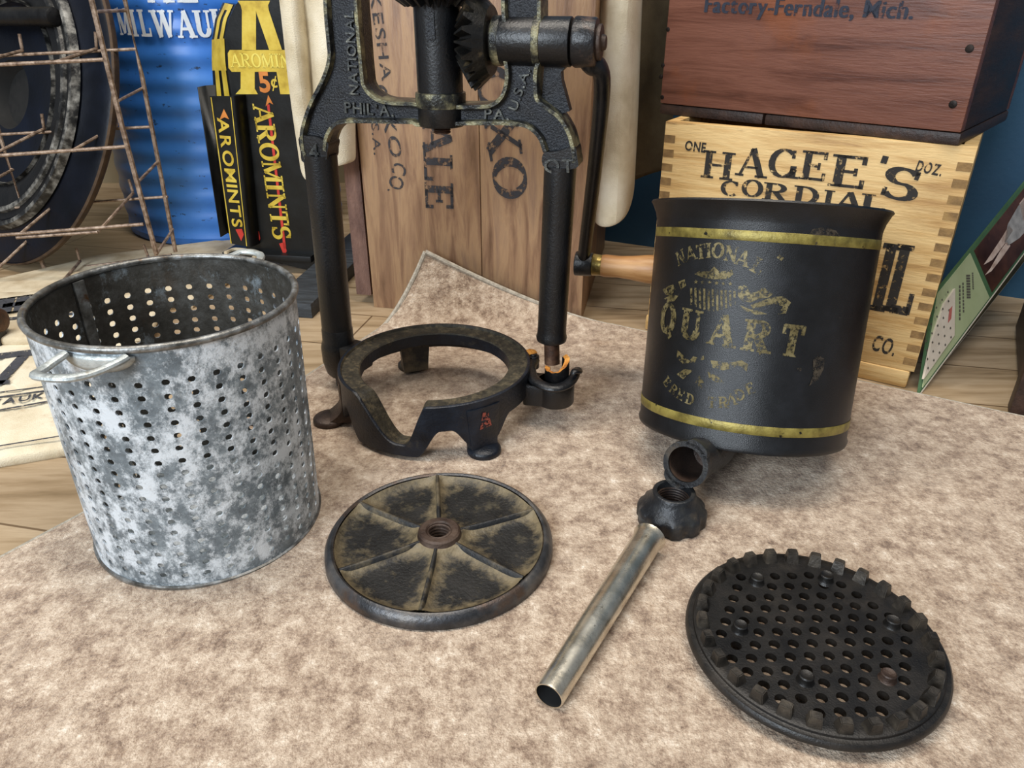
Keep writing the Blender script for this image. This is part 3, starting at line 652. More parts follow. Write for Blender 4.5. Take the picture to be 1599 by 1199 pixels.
# ------------------------------------------------------------------ the black can
CB = Vector((.1834, .5118, .0231)); CN = Vector((.0676, .2919, 1)).normalized(); CR, CH = .0795, .1731; CT = .0021
def can_hit(x, y, R=CR):
    d = ray(x, y); o = _O-CB; dp = d-CN*d.dot(CN); op = o-CN*o.dot(CN)
    a, b_, c_ = dp.dot(dp), 2*dp.dot(op), op.dot(op)-R*R; t = (-b_-math.sqrt(max(0, b_*b_-4*a*c_)))/(2*a)
    P = o+d*t; h = P.dot(CN); q = P-CN*h
    return math.atan2(q.dot(CY), q.dot(CX)), h
CM = frame(CB, CN, Vector((0, 1, 0))); CX = CM.col[0].xyz; CY = CM.col[1].xyz
def build_can():
    root = thing('quart_can', 'tilted black can with gold bands and a worn gold shield, propped on its spout', 'can', (CB.x, CB.y, 0))
    R, H = CR, CH
    bm = bmesh.new(); lathe(bm, [(R-.003, .0), (R+.0004, .0006), (R+.001, .003), (R, .0055), (R+CT, H-.014), (R+CT+.0003, H-.0125), (R+CT+.0014, H-.008), (R+CT+.0042, H-.002), (R+CT+.0056, H-.0002), (R+CT+.0048, H+.0012), (R+CT+.003, H), (R+CT-.0006, H-.008), (R+CT-.0016, H-.016), (R-.0016, .003)], CM, 128, closed=True)
    part('can_wall', bm, M['can'], root, sharp=50)
    bm = bmesh.new(); lathe(bm, [(0, .001), (R-.002, .001), (R-.002, .0035), (0, .0035)], CM, 64); part('can_bottom', bm, M['iron_dusty'], root)
    for ha, hb in ((can_hit(1150, 375)[1], can_hit(1150, 359)[1]), (can_hit(1150, 676)[1], can_hit(1150, 661)[1])):
        bm = bmesh.new(); lathe(bm, [(R+CT*ha/H+.0002, ha), (R+CT*ha/H+.0004, ha+.0003), (R+CT*hb/H+.0004, hb-.0003), (R+CT*hb/H+.0002, hb)], CM, 128); part('gold_band', bm, M['gold'], root)
    a0, h0 = can_hit(1140, 520)
    def to(u, v, d):
        a = a0+u/R; r = R+CT*(h0+v)/H+d
        return CB+CX*(r*math.cos(a))+CY*(r*math.sin(a))+CN*(h0+v)
    def uv(x, y):
        a, h = can_hit(x, y); return Vector(((a-a0)*R, h-h0))
    mpx = pxm(to(0, 0, 0))
    bm = bmesh.new(); sq, k = line('QUART', uv(1045, 497), uv(1236, 532), 46*mpx*1.04, thick=.25); letters(bm, to, sq, 46*mpx*1.06, 'serif', .27, .0004, None, k*.74)
    part('lettering', bm, M['gold_worn'], root)
    bm = bmesh.new()
    for ch, x, y, ang in (('N', 1066, 402, 28), ('A', 1081, 396, 20), ('T', 1097, 393, 12), ('I', 1109, 391, 8), ('O', 1123, 391, 2), ('N', 1143, 396, -4), ('A', 1161, 403, -12), ('L', 1184, 415, -24), ('"', 1212, 410, -30)):
        letters(bm, to, [(ch, tuple(uv(x, y)), math.radians(ang))], 23*mpx, 'serif', .22, .0004)
    part('lettering', bm, M['gold_worn'], root)
    bm = bmesh.new()
    for ch, x, y, ang in (('E', 1043, 596, -40), ('R', 1053, 608, -26), ('E', 1064, 616, -16), ('D', 1078, 623, -8), ('T', 1112, 628, 4), ('R', 1130, 628, 8), ('A', 1142, 623, 14), ('D', 1155, 616, 20), ('E', 1171, 606, 30)):
        letters(bm, to, [(ch, tuple(uv(x, y)), math.radians(ang))], 18*mpx, 'serif', .22, .0004)
    part('lettering', bm, M['gold_worn'], root)
    # shield and scrolls
    def poly(bm, pts):
        v, f = fill([[uv(*p) for p in pts]])
        vs = [bm.verts.new(to(p.x, p.y, .0004)) for p in v]
        for t in f: bm.faces.new([vs[i] for i in t])
    bm = bmesh.new()
    poly(bm, [(1087, 428), (1095, 423), (1110, 424), (1117, 416), (1125, 424), (1144, 421), (1146, 428), (1138, 435), (1118, 436), (1102, 434)])
    for i in range(6):
        x, y = 1089+i*10.5, 440+i*.6
        poly(bm, [(x+3.5*math.cos(2*PI*k/10-PI/2)*(1 if k % 2 == 0 else .45), y+3.5*math.sin(2*PI*k/10-PI/2)*(1 if k % 2 == 0 else .45)) for k in range(10)])
    for i in range(11):
        x = 1080+i*6.6; top = 449+i*.5; bot = 476+10*math.sin(PI*i/10)-i*.1
        poly(bm, [(x, top), (x+3.4, top), (x+3.6, bot), (x+.4, bot)])
    part('shield', bm, M['gold_worn'], root)
    for pl in ([(1154, 447), (1166, 444), (1170, 456), (1180, 456), (1192, 448), (1202, 456), (1208, 458), (1200, 464), (1186, 466), (1172, 472), (1160, 470), (1153, 462)], [(1172, 476), (1188, 470), (1204, 464), (1222, 462), (1234, 472), (1230, 478), (1226, 489), (1214, 490), (1222, 478), (1208, 474), (1190, 478), (1176, 482)], [(1156, 476), (1170, 482), (1184, 485), (1198, 490), (1180, 491), (1162, 484)], [(1046, 447), (1054, 444), (1058, 452), (1050, 462), (1042, 460), (1038, 452)], [(1062, 440), (1072, 436), (1074, 446), (1066, 452)], [(1040, 466), (1052, 460), (1062, 462), (1056, 470), (1044, 472)], [(1060, 546), (1070, 556), (1082, 566), (1068, 568), (1058, 558)], [(1084, 556), (1090, 558), (1086, 566), (1078, 563)], [(1095, 557), (1100, 555), (1101, 561), (1096, 562)], [(1110, 562), (1124, 564), (1140, 566), (1158, 562), (1168, 568), (1166, 580), (1158, 572), (1144, 574), (1130, 578), (1114, 574)], [(1058, 584), (1070, 576), (1084, 578), (1074, 586), (1068, 592)], [(1106, 580), (1122, 588), (1132, 598), (1118, 596), (1108, 590)], [(1093, 586), (1100, 597), (1096, 598), (1097, 606), (1091, 606), (1091, 598), (1087, 597)]):
        bm = bmesh.new(); poly(bm, pl); part('scroll_mark', bm, M['gold_worn'], root)
    for pl in ([(1268, 560), (1276, 554), (1286, 560), (1284, 576), (1276, 592), (1262, 602), (1268, 586)], [(1258, 372), (1266, 358), (1284, 354), (1302, 360), (1310, 372), (1300, 382), (1272, 384)], [(1243, 574), (1250, 574), (1250, 579), (1244, 579)]):
        bm = bmesh.new(); poly(bm, pl); part('worn_patch', bm, M['can_wear'], root)
    # spout beneath the bottom edge
    best = None
    for a in range(215, 260, 1):
        for s in (.095, .1, .105, .11, .115):
            for k in (-.004, -.008, -.012, -.016):
                h = Vector((math.cos(math.radians(a)), math.sin(math.radians(a)), 0)); h = (h-CN*h.dot(CN)).normalized(); P = CB+h*s+CN*k
                q = P-_O; w_ = q.dot(_F); x = 799.5+FPX*q.x/w_; y = 599.5-FPX*q.dot(_U)/w_
                e_ = abs(x-1069)+abs(y-725)+abs(s-.105)*300
                if best is None or e_ < best[0]: best = (e_, h, P, a, s, k)
    h, P = best[1], best[2]; print('SPOUT', best)
    mt = frame(P, -h)                                   # z runs from the mouth into the can
    def lug(a, k): return 1.0
    bm = bmesh.new(); ro, ri = .0166, .0128
    lathe(bm, [(ri, .03), (ri, .0), (ro, 0), (ro+.0003, .004), (ro-.0018, .0055), (ro-.002, .05), (ro-.003, .06)], mt, 64); sp = part('spout', bm, M['spout_iron'], root, sharp=50)
    bm = bmesh.new(); lathe(bm, [(0, .045), (ri-.0002, .045), (ri-.0002, .0012)], mt, 48); part('bore', bm, M['iron_rust'], sp)
    bm = bmesh.new()
    for s in (0, PI):
        m2 = mt @ Matrix.Rotation(s+math.radians(-68), 4, 'Z')
        rows = []
        for k in range(13):
            aa = math.radians(-34+68*k/12); rr = ro+.0028*min(1, 2.2*(1-abs(k-6)/6))
            rows.append([bm.verts.new(m2 @ Vector((r_*math.cos(aa), r_*math.sin(aa), z_))) for r_, z_ in ((ro-.002, 0), (rr, 0), (rr, .0046), (ro-.002, .0046))])
        for p_, q_ in zip(rows, rows[1:]):
            for k in range(4): bm.faces.new((p_[k], p_[(k+1) % 4], q_[(k+1) % 4], q_[k]))
        bm.faces.new(rows[0]); bm.faces.new(rows[-1])
    part('lug', bm, M['spout_iron'], sp)
build_can()
FZ = -.0062                                 # floor level (the rug top is z = 0)
# ------------------------------------------------------------------ the fruit press
def build_press():
    PL, PR_ = Vector((-.168, .632, 0)), Vector((.037, .578, 0))
    ex = (PR_-PL).normalized(); mid = (PL+PR_)/2
    root = thing('fruit_press', 'black cast iron fruit press frame with geared crank, standing on a round footed base ring', 'press', mid, math.atan2(ex.y, ex.x))
    AX = Face(mid, ex, (0, 0, 1)); FR = Face(mid+AX.n*.010, ex, (0, 0, 1)); n = AX.n
    X3 = lambda u, v, d=0.0: AX.w(u, v, d)
    uv = lambda x, y: FR.uv(x, y)
    W = lambda u, v, d: AX.w(u, v, d)
    # ---- U-shaped top casting
    outL = smooth([(503, -130), (503.5, 0), (508, 60), (510, 88), (504, 113), (492, 139), (481, 160), (471, 189), (466.5, 212), (469, 236)], 5)
    padL = [(474, 254), (507, 252)]
    botm = smooth([(511, 236), (512, 220), (520, 203), (537, 194), (590, 194), (643, 195)], 5) + [(650, 199), (708, 200)] + smooth([(714, 197), (760, 196.5), (793, 197), (820, 201), (838, 216), (847, 239)], 5)
    padR = [(852, 263), (899, 263)]
    outR = smooth([(901, 245), (897, 225), (890, 203), (876, 181), (858, 167), (843, 155), (840, 140), (840, 113), (846, 92), (848, 65), (846, 40), (845.5, 0), (844, -130)], 5)
    inn = smooth([(782, -130), (781, 0), (783, 40), (778, 65), (784, 92), (787, 110), (786, 130), (779, 150), (764, 161), (740, 163), (712, 163)], 5) + smooth([(638, 158), (604, 156), (586, 149), (573, 135), (569, 117), (563, 50), (559, 0), (552, -130)], 5)
    px2 = lambda L: [tuple(uv(p[0], p[1])) for p in L]
    bm = bmesh.new(); slab(bm, [px2(outL+padL+botm+padR+outR+inn)], W, -.006, .0045); web = part('frame_web', bm, M['iron_web'], root, sharp=40)
    fw = 8.5*FR.m(640, 150)
    def inset(L, k):           # move pixel polyline sideways by half a flange
        P = [Vector(p) for p in L]; out = []
        for i, p in enumerate(P):
            t = (P[min(i+1, len(P)-1)]-P[max(i-1, 0)]).normalized(); out.append(p+Vector((-t.y, t.x))*k)
        return out
    bm = bmesh.new()
    for L, k in ((outL+[Vector((474, 250))], -4.2), (botm, -4.2), ([Vector((900, 255))]+outR, -4.2), (inn, -4.2)):
        ridge(bm, px2(inset(L, k)), fw, W, -.0105, .0105)
    part('raised_flange', bm, M['worn_edge'], root, sharp=40, label='raised border with brassy worn edge')
    for pts in ([(467, 214), (469, 236), (474, 254), (507, 252), (511, 236), (512, 224), (500, 217), (488, 213)], [(848, 240), (852, 263), (899, 263), (901, 245), (897, 229), (882, 233), (868, 237)]):
        bm = bmesh.new(); slab(bm, [px2(smooth(pts, 4, True))], W, -.0105, .0098); part('pad', bm, M['iron_smooth'], root)
    bm = bmesh.new(); slab(bm, [px2([(846, 92), (868, 104), (898, 103), (880, 106), (872, 114), (873, 128), (886, 176), (874, 180), (842, 154)])], W, -.009, .001); part('bracket', bm, M['iron_web'], root)
    # cast letters
    def cast(text, a, b, hpx, d0=.0043, d1=.0068, wm=None, face=FR):
        bm = bmesh.new(); p0, p1 = uv(*a), uv(*b); h = hpx*FR.m(*a)
        sq, k = line(text, p0, p1, h, 'sans', .018); letters(bm, W, sq, h, 'sans', .018, d0, d1, wm or min(k, 1.25)); part('cast_lettering', bm, M['cast_letter'], root, sharp=40, label='raised cast letters')
    cast('NATIONAL', (549, 141), (541, 22), 16)
    cast('PHIL\u2019A.', (540, 168), (610, 174), 17)
    cast('PA.', (760, 178), (791, 180), 16)
    cast('U.S.A.', (800, 165), (819, 108), 15)
    cast('4', (491, 236), (491, 236), 24, .0096, .0116); cast('QT', (862, 258), (887, 258), 21, .0096, .0116)
    # ---- columns
    def column(xt, yt, xb, yb, hw, name, R2=None):
        t = AX.uv(xt, yt); b_ = AX.uv(xb, yb); r = hw*AX.m((xt+xb)/2, (yt+yb)/2); bm = bmesh.new()
        return t, b_, r
    t, b_, r = column(500, 240, 529, 540, 24.5, 'l')
    bm = bmesh.new(); L = (t-b_).length; mt = frame(X3(*b_), X3(*t)-X3(*b_), Vector((0, 1, 0)))
    lathe(bm, [(0, -.005), (r*1.04, -.005), (r*1.02, .0), (r, .01), (r*.98, L*.5), (r*1.0, L), (0, L+.002)], mt, 48); part('column', bm, M['iron_smooth'], root)
    bm = bmesh.new(); lathe(bm, [(0, -.030), (r*.72, -.030), (r*.95, -.026), (r*1.16, -.014), (r*1.18, .0), (r*1.12, .004), (r*1.04, .007), (r*1.03, .018), (r*.99, .0195)], mt, 48); part('column_socket', bm, M['iron_smooth'], root)
    bm = bmesh.new(); lathe(bm, [(0, -.0445), (r*.4, -.0445), (r*.45, -.03), (0, -.03)], mt, 24); part('socket_pin', bm, M['iron'], root)
    t, b_, r = column(875, 258, 861, 530, 23.5, 'r'); L = (t-b_).length; mt = frame(X3(*b_), X3(*t)-X3(*b_), Vector((0, 1, 0)))
    bm = bmesh.new(); lathe(bm, [(0, -.0012), (r*.86, -.0012), (r*1.04, .0), (r*1.09, .003), (r*1.02, .006), (r, .012), (r*1.0, L*.5), (r*1.02, L), (0, L+.002)], mt, 48); part('column', bm, M['iron_smooth'], root)
    RB = X3(*b_); bm = bmesh.new(); cyl(bm, RB+Vector((0, 0, .004)), Vector((RB.x+.001, RB.y-.004, .05)), .0066, seg=20); part('rust_pin', bm, M['rust'], root)
    # ---- screw shaft, collars, nut
    sx = FR.uv(681, 150).x; m = AX.m(681, 100); zt = AX.uv(681, 158).y; rs = 36*m
    mt = frame(X3(sx, 0), Vector((0, 0, 1)), Vector((0, 1, 0)))
    bm = bmesh.new(); lathe(bm, [(0, zt-.002), (rs, zt-.002), (rs, zt+.18), (0, zt+.18)], mt, 64); sh = part('shaft', bm, M['iron_smooth'], root)
    bm = bmesh.new(); ky0, ky1 = AX.uv(680, 64).y, zt+.17; kw = 7.2*m; P = [(-kw, ky1), (-kw, ky0+kw)] + [(kw*math.cos(a), ky0+kw+kw*math.sin(a)) for a in [PI+PI*i/10 for i in range(11)]] + [(kw, ky1)]
    slab(bm, [P], lambda u, v, d: X3(sx+.0005+u, v, rs*.96+d), -.003, .0012); part('key', bm, M['iron_web'], sh)
    zb0, zb1 = FR.uv(681, 199).y, FR.uv(681, 146).y
    bm = bmesh.new(); zc = FR.uv(681, 167).y
    lathe(bm, [(rs*.8, zc-.001), (rs*1.08, zc-.001), (rs*1.1, zc), (rs*1.12, zb1-.002), (rs*1.1, zb1), (rs*.99, zb1+.0004)], mt, 48); part('collar', bm, M['worn_edge'], root, label='brass-coloured collar ring')
    bm = bmesh.new(); lathe(bm, [(0, zb0), (rs*.98, zb0), (rs*1.04, zb0+.0015), (rs*1.04, zc), (rs*.9, zc+.001)], mt, 48); part('boss', bm, M['iron_smooth'], root)
    bm = bmesh.new(); pr = 14*m; zp = FR.uv(681, 211).y; P = [(0, zp)]; z = zp
    P.append((pr*.9, zp))
    while z < zb0+.002: P += [(pr, z+.0006), (pr, z+.0012), (pr*.9, z+.0018)]; z += .0018
    lathe(bm, P, mt, 24); part('screw_end', bm, M['rust'], root)
    # ---- gears
    def bevel_gear(mtx, prof, nt, depth):
        """prof: big end (r, z), small end (r, z), back (r, z); mtx z is the axis"""
        (r0, z0), (r1, z1), (rb, zb_) = prof; bm = bmesh.new(); rows = []; N_ = nt*8
        dv = Vector((r1-r0, z1-z0)).normalized(); nv = Vector((-dv.y, dv.x)); nv = nv if nv.x > 0 else -nv
        for s in (0, .5, 1):
            rr = r0+(r1-r0)*s; zz = z0+(z1-z0)*s; k = 1-.4*s; row = []
            for i in range(N_):
                hgt = max(-1, min(1, 1.5*math.cos(2*PI*(i % 8)/8)))*.5*depth*k; a = 2*PI*i/N_
                row.append(bm.verts.new(mtx @ Vector(((rr+hgt*nv.x)*math.cos(a), (rr+hgt*nv.x)*math.sin(a), zz+hgt*nv.y))))
            rows.append(row)
        ring = lambda r_, z_: [bm.verts.new(mtx @ Vector((r_*math.cos(2*PI*i/N_), r_*math.sin(2*PI*i/N_), z_))) for i in range(N_)]
        bk = ring(rb, zb_); fr = ring(r1*.55, z1+(z0-z1)*.12); bc = bm.verts.new(mtx @ Vector((0, 0, zb_))); fc = bm.verts.new(mtx @ Vector((0, 0, z1+(z0-z1)*.12)))
        for i in range(N_):
            j = (i+1) % N_
            for p, q in ((bk, rows[0]), (rows[0], rows[1]), (rows[1], rows[2]), (rows[2], fr)): bm.faces.new((p[i], p[j], q[j], q[i]))
            bm.faces.new((bc, bk[j], bk[i])); bm.faces.new((fc, fr[i], fr[j]))
        return bm
    za = AX.uv(850, 65).y; ug = AX.uv(757, 66).x; mg_ = AX.m(750, 66)
    mg = frame(X3(ug, za, 0), -ex, Vector((0, 0, 1)))
    part('bevel_gear', bevel_gear(mg, ((68*mg_, 8*mg_), (36*mg_, 34*mg_), (50*mg_, -12*mg_)), 22, .0075), M['gear'], root, sharp=28)
    zh = AX.uv(681, 11).y
    mg2 = frame(X3(sx, zh, 0), Vector((0, 0, -1)), Vector((0, 1, 0)))
    part('crown_gear', bevel_gear(mg2, ((92*m, -38*m), (46*m, -4*m), (70*m, -62*m)), 22, .0075), M['iron'], root, sharp=28)
    # ---- crank housing, hub, arm, handle
    ra = 36*AX.m(840, 65); U = lambda x: AX.uv(x, 65).x
    cylp = lambda u0, u1, r0, r1=None, bev=.0008: (lambda b: (cyl(b, X3(u0, za, 0), X3(u1, za, 0), r0, r1, 48, True, bev), b)[1])(bmesh.new())
    part('gear_hub', cylp(U(762), U(780), ra*.8), M['iron_dusty'], root)
    part('bearing_housing', cylp(U(776), U(893), ra), M['iron_smooth'], root)
    part('bearing_ring', cylp(U(836), U(848), ra*1.05), M['worn_edge'], root); part('bearing_ring', cylp(U(772), U(785), ra*1.02), M['worn_edge'], root)
    part('crank_hub', cylp(U(896), U(933), ra*1.02, ra*.98, .002), M['hub'], root)
    part('washer', cylp(U(932), U(940), ra*.72), M['iron_rust'], root); part('crank_bolt', cylp(U(938), U(947), ra*.34, ra*.3, .001), M['iron_rust'], root)
    end = gy(911, 412, .652); hubp = X3(U(918), za, 0)
    bx = X3(U(941), 0, 0)
    p1 = hubp + ex*.002 + Vector((0, .004, -ra*.8)); k1 = gy(940, 124, .585); k2 = gy(930, 250, .615)
    bm = bmesh.new(); path = smooth([hubp+Vector((0, .002, -ra*.5)), p1, k1, k2, end+Vector((0, -.004, .012)), end], 8); rr = [.0085-.0016*i/len(path) for i in range(len(path))]
    tube(bm, path, rr, 14, .8, ex); part('crank_arm', bm, M['iron_smooth'], root)
    hx = (ex+Vector((0, .0, .0))).normalized(); px = pxm(end)
    bm = bmesh.new(); cyl(bm, end-hx*.0075, end+hx*.0085, .0112, .0105, 32, True, .001); part('crank_eye', bm, M['iron'], root)
    bm = bmesh.new(); mt = frame(end+hx*.0085, hx); lathe(bm, [(0, 0), (.0095, 0), (.0100, .001), (.0094, .007), (.0096, .0085), (0, .0085)], mt, 32)
    h = part('handle', bmesh_lathe([(0, .0085), (.0096, .0085), (.0102, .012), (.0098, .024), (.0108, .036), (.0128, .050), (.0130, .058), (.0112, .066), (.006, .070), (0, .0705)], mt), M['wood_handle'], root, label='turned wooden crank handle')
    part('ferrule', bm, M['brass'], h, label='brass ferrule')
    # ---- base ring
    c = Vector((-.0675, .581, 0)); RO, RI, ZT = .0835, .0650, .0475
    def ang(x, y, z=.0475): p = gz(x, y, z); return math.degrees(math.atan2(p.y-c.y, p.x-c.x)) % 360
    n0, n1 = ang(568, 612), ang(657, 640); print('notch', n0, n1)
    feet = []
    for fx, fy in ((515, 658), (750, 700), (634, 556)):
        p = gz(fx, fy); feet.append(p)
    fa = [math.degrees(math.atan2(p.y-c.y, p.x-c.x)) % 360 for p in feet]; print('feet', fa, [(p-c).length for p in feet])
    def sstep(x): x = max(0, min(1, x)); return x*x*(3-2*x)
    def ztop(a):
        if n0-3 < a < n1+3:
            t = min(sstep((a-n0+3)/30), sstep((n1+3-a)/14)); return ZT-(ZT-.0125)*t
        return ZT
    def zbot(a):
        zb = .027
        for f, wd in ((fa[0], 13), (fa[1], 13)):
            d = abs((a-f+180) % 360-180); zb = min(zb, .008+.019*sstep((d-wd*.5)/wd))
        if n0-14 < a < n1+10:
            t = min(sstep((a-n0+14)/14), sstep((n1+10-a)/14)); zb = min(zb, .027-.024*t)
        return zb
    bm = bmesh.new(); rows = []; NA = 360
    for k in range(NA):
        a = k*360/NA; ca, sa = math.cos(math.radians(a)), math.sin(math.radians(a)); zt_, zb_ = ztop(a), zbot(a); th = min(.012, (zt_-zb_)*.8)
        lip = .0010+.0012*max(0, 1-(ZT-zt_)/.006)
        sec = [(RO-.001, zb_), (RO, zb_+.001), (RO, zt_+lip-.0006), (RO-.0008, zt_+lip), (RO-.0025, zt_+lip), (RO-.0036, zt_), (RI+.001, zt_-.0006), (RI, zt_-.0016), (RI, zt_-th), (RO-.0075, zt_-th-.001), (RO-.006, zb_+.0005)]
        if zt_-th < zb_: sec[8] = (RI, zb_+.001); sec[9] = (RO-.0075, zb_+.0006)
        rows.append([bm.verts.new(c+Vector((r_*ca, r_*sa, z_))) for r_, z_ in sec])
    for k in range(NA):
        a, b2 = rows[k], rows[(k+1) % NA]
        for i in range(len(a)):
            f_ = bm.faces.new((a[i], a[(i+1) % len(a)], b2[(i+1) % len(a)], b2[i])); f_.material_index = 1 if i in (4, 5, 6) else 0
    ring = part('base_ring', bm, [M['iron_navy'], M['ring_dust']], root, sharp=38)
    for i, (p, f) in enumerate(zip(feet, fa)):
        d = Vector((math.cos(math.radians(f)), math.sin(math.radians(f)), 0)); s = Vector((-d.y, d.x, 0))
        foot_c = p.copy()+d*(0, .006, 0)[i] if i < 2 else c+d*.094
        rad = .0142
        bm = bmesh.new(); m_ = Matrix.Translation(foot_c+Vector((0, 0, .0002))); lathe(bm, [(0, 0), (rad*.96, 0), (rad, .0015), (rad*.98, .004), (rad*.85, .0056), (rad*.5, .0068), (0, .0072)], m_, 32)
        # leg wall blending down on to the disc
        rr = []
        for t in range(13):
            q = t/12; z = .004+(.043-.004)*q; hw_ = .0118+.0035*q; inn_ = RO-.0085; o_ = RO+.0008+max(0, (foot_c-c).length+.003-RO)*max(0, 1-q*2.4)**2
            rr.append([bm.verts.new(c+d*rr_+s*ss+Vector((0, 0, z))) for rr_, ss in ((inn_, -hw_), (o_-.0015, -hw_), (o_, -hw_*.7), (o_, hw_*.7), (o_-.0015, hw_), (inn_, hw_))])
        for a, b2 in zip(rr, rr[1:]):
            for k in range(6): bm.faces.new((a[k], a[(k+1) % 6], b2[(k+1) % 6], b2[k]))
        bm.faces.new(rr[0]); bm.faces.new(rr[-1])
        part('foot', bm, M[('iron_rust', 'iron_navy', 'iron_dusty')[i]], root, sharp=45)
    d = Vector((math.cos(math.radians(fa[1])), math.sin(math.radians(fa[1])), 0)); s = Vector((-d.y, d.x, 0))
    bm = bmesh.new(); v = [bm.verts.new(c+d*(RO+.0014)+s*a_+Vector((0, 0, z))) for a_, z in ((-.005, .024), (.006, .025), (.003, .038), (-.002, .039))]; bm.faces.new(v); part('red_paint_mark', bm, M['red_paint'], root)
    # left arm to column socket, right socket with hook
    lc = X3(*AX.uv(529, 540)); dl = (lc-c); dl.z = 0; dl.normalize(); sl = Vector((-dl.y, dl.x, 0))
    mtb = Matrix((dl, sl, Vector((0, 0, 1)))).transposed().to_4x4(); mtb.translation = c
    bm = bmesh.new(); box(bm, RO-.006, (lc.xy-c.xy).length-.004, -.012, .012, .022, .046, .003, mtb); part('socket_arm', bm, M['iron_smooth'], root)
    sc = gz(866, 596, .040); sc = Vector((sc.x+.001, sc.y+.004, 0)); dr = (sc-c); dr.normalize(); sr = Vector((-dr.y, dr.x, 0))
    mtb = Matrix((dr, sr, Vector((0, 0, 1)))).transposed().to_4x4(); mtb.translation = c
    bm = bmesh.new(); box(bm, RO-.004, (sc.xy-c.xy).length, -.0135, .0135, .019, .0395, .003, mtb); cyl(bm, sc+Vector((0, 0, .019)), sc+Vector((0, 0, .0395)), .0165, None, 40, True, .0012); part('hook_socket', bm, M['iron_smooth'], root, sharp=45)
    # broken stub of the column end
    bm = bmesh.new(); rows = []
    stub = sc+Vector((.0012, .0025, 0))
    for k in range(29):
        a = math.radians(150+k*255/28); 
        top = .0500+.0095*sstep((k-11)/13)+.0004*math.sin(k*1.7); rows.append((a, top))
    def V(r_, a, z): return stub+Vector((r_*math.cos(a), r_*math.sin(a), z))
    g = [[bm.verts.new(V(r_, a, z)) for r_, z in ((.0105, .036), (.0105, t_), (.0062, t_-.0012), (.0062, .036))] for a, t_ in rows]
    for a, b2 in zip(g, g[1:]):
        for i in range(4):
            f_ = bm.faces.new((a[i], a[(i+1) % 4], b2[(i+1) % 4], b2[i])); f_.material_index = 1 if i == 1 else 0
    bm.faces.new(g[0]); bm.faces.new(g[-1])
    part('broken_stub', bm, [M['iron_smooth'], M['orange_rust']], root, sharp=40, label='snapped-off column stub with fresh orange rust')
    # hook latch
    hz = .0425; hp = [gz(x, y, hz) for x, y in ((834, 562), (828, 574), (832, 590), (846, 601), (866, 606), (884, 601), (895, 592), (900, 584))]
    hp[-1].z += .004; hp[-2].z += .001; hp.append(gz(903, 580, hz+.008)); hp.append(gz(897, 580, hz+.010)); hp.append(gz(893, 584, hz+.008))
    path = smooth(hp, 6); nn = len(path); bm = bmesh.new(); tube(bm, path, [.0052-.0024*max(0, (i/nn-.45)/.55) for i in range(nn)], 12, .62); hk = part('hook', bm, M['iron'], root)
    pv = gz(833, 561, hz); bm = bmesh.new(); cyl(bm, Vector((pv.x, pv.y, .034)), Vector((pv.x, pv.y, hz+.004)), .0052, None, 20, True, .001); cyl(bm, Vector((pv.x, pv.y, hz+.003)), Vector((pv.x, pv.y, hz+.0055)), .003, None, 16, True, .0006); part('hook_rivet', bm, M['iron'], root)
    q = gz(828, 551, .047); bm = bmesh.new(); t_ = bmesh.new(); bmesh.ops.create_icosphere(t_, subdivisions=3, radius=1); t_.transform(Matrix.Translation(q) @ Matrix.Diagonal((.0062, .0048, .0032, 1)))
    for vv in t_.verts: vv.co += Vector((random.uniform(-1, 1), random.uniform(-1, 1), random.uniform(-1, 1)))*.0004
    join(bm, t_); part('broken_lug', bm, M['orange_rust'], root)
    bm = bmesh.new(); cyl(bm, Vector((q.x, q.y, .034)), Vector((q.x, q.y, .0455)), .0055, None, 20); part('lug_post', bm, M['iron'], root)
def bmesh_lathe(prof, mt, seg=48):
    b = bmesh.new(); lathe(b, prof, mt, seg); return b
build_press()

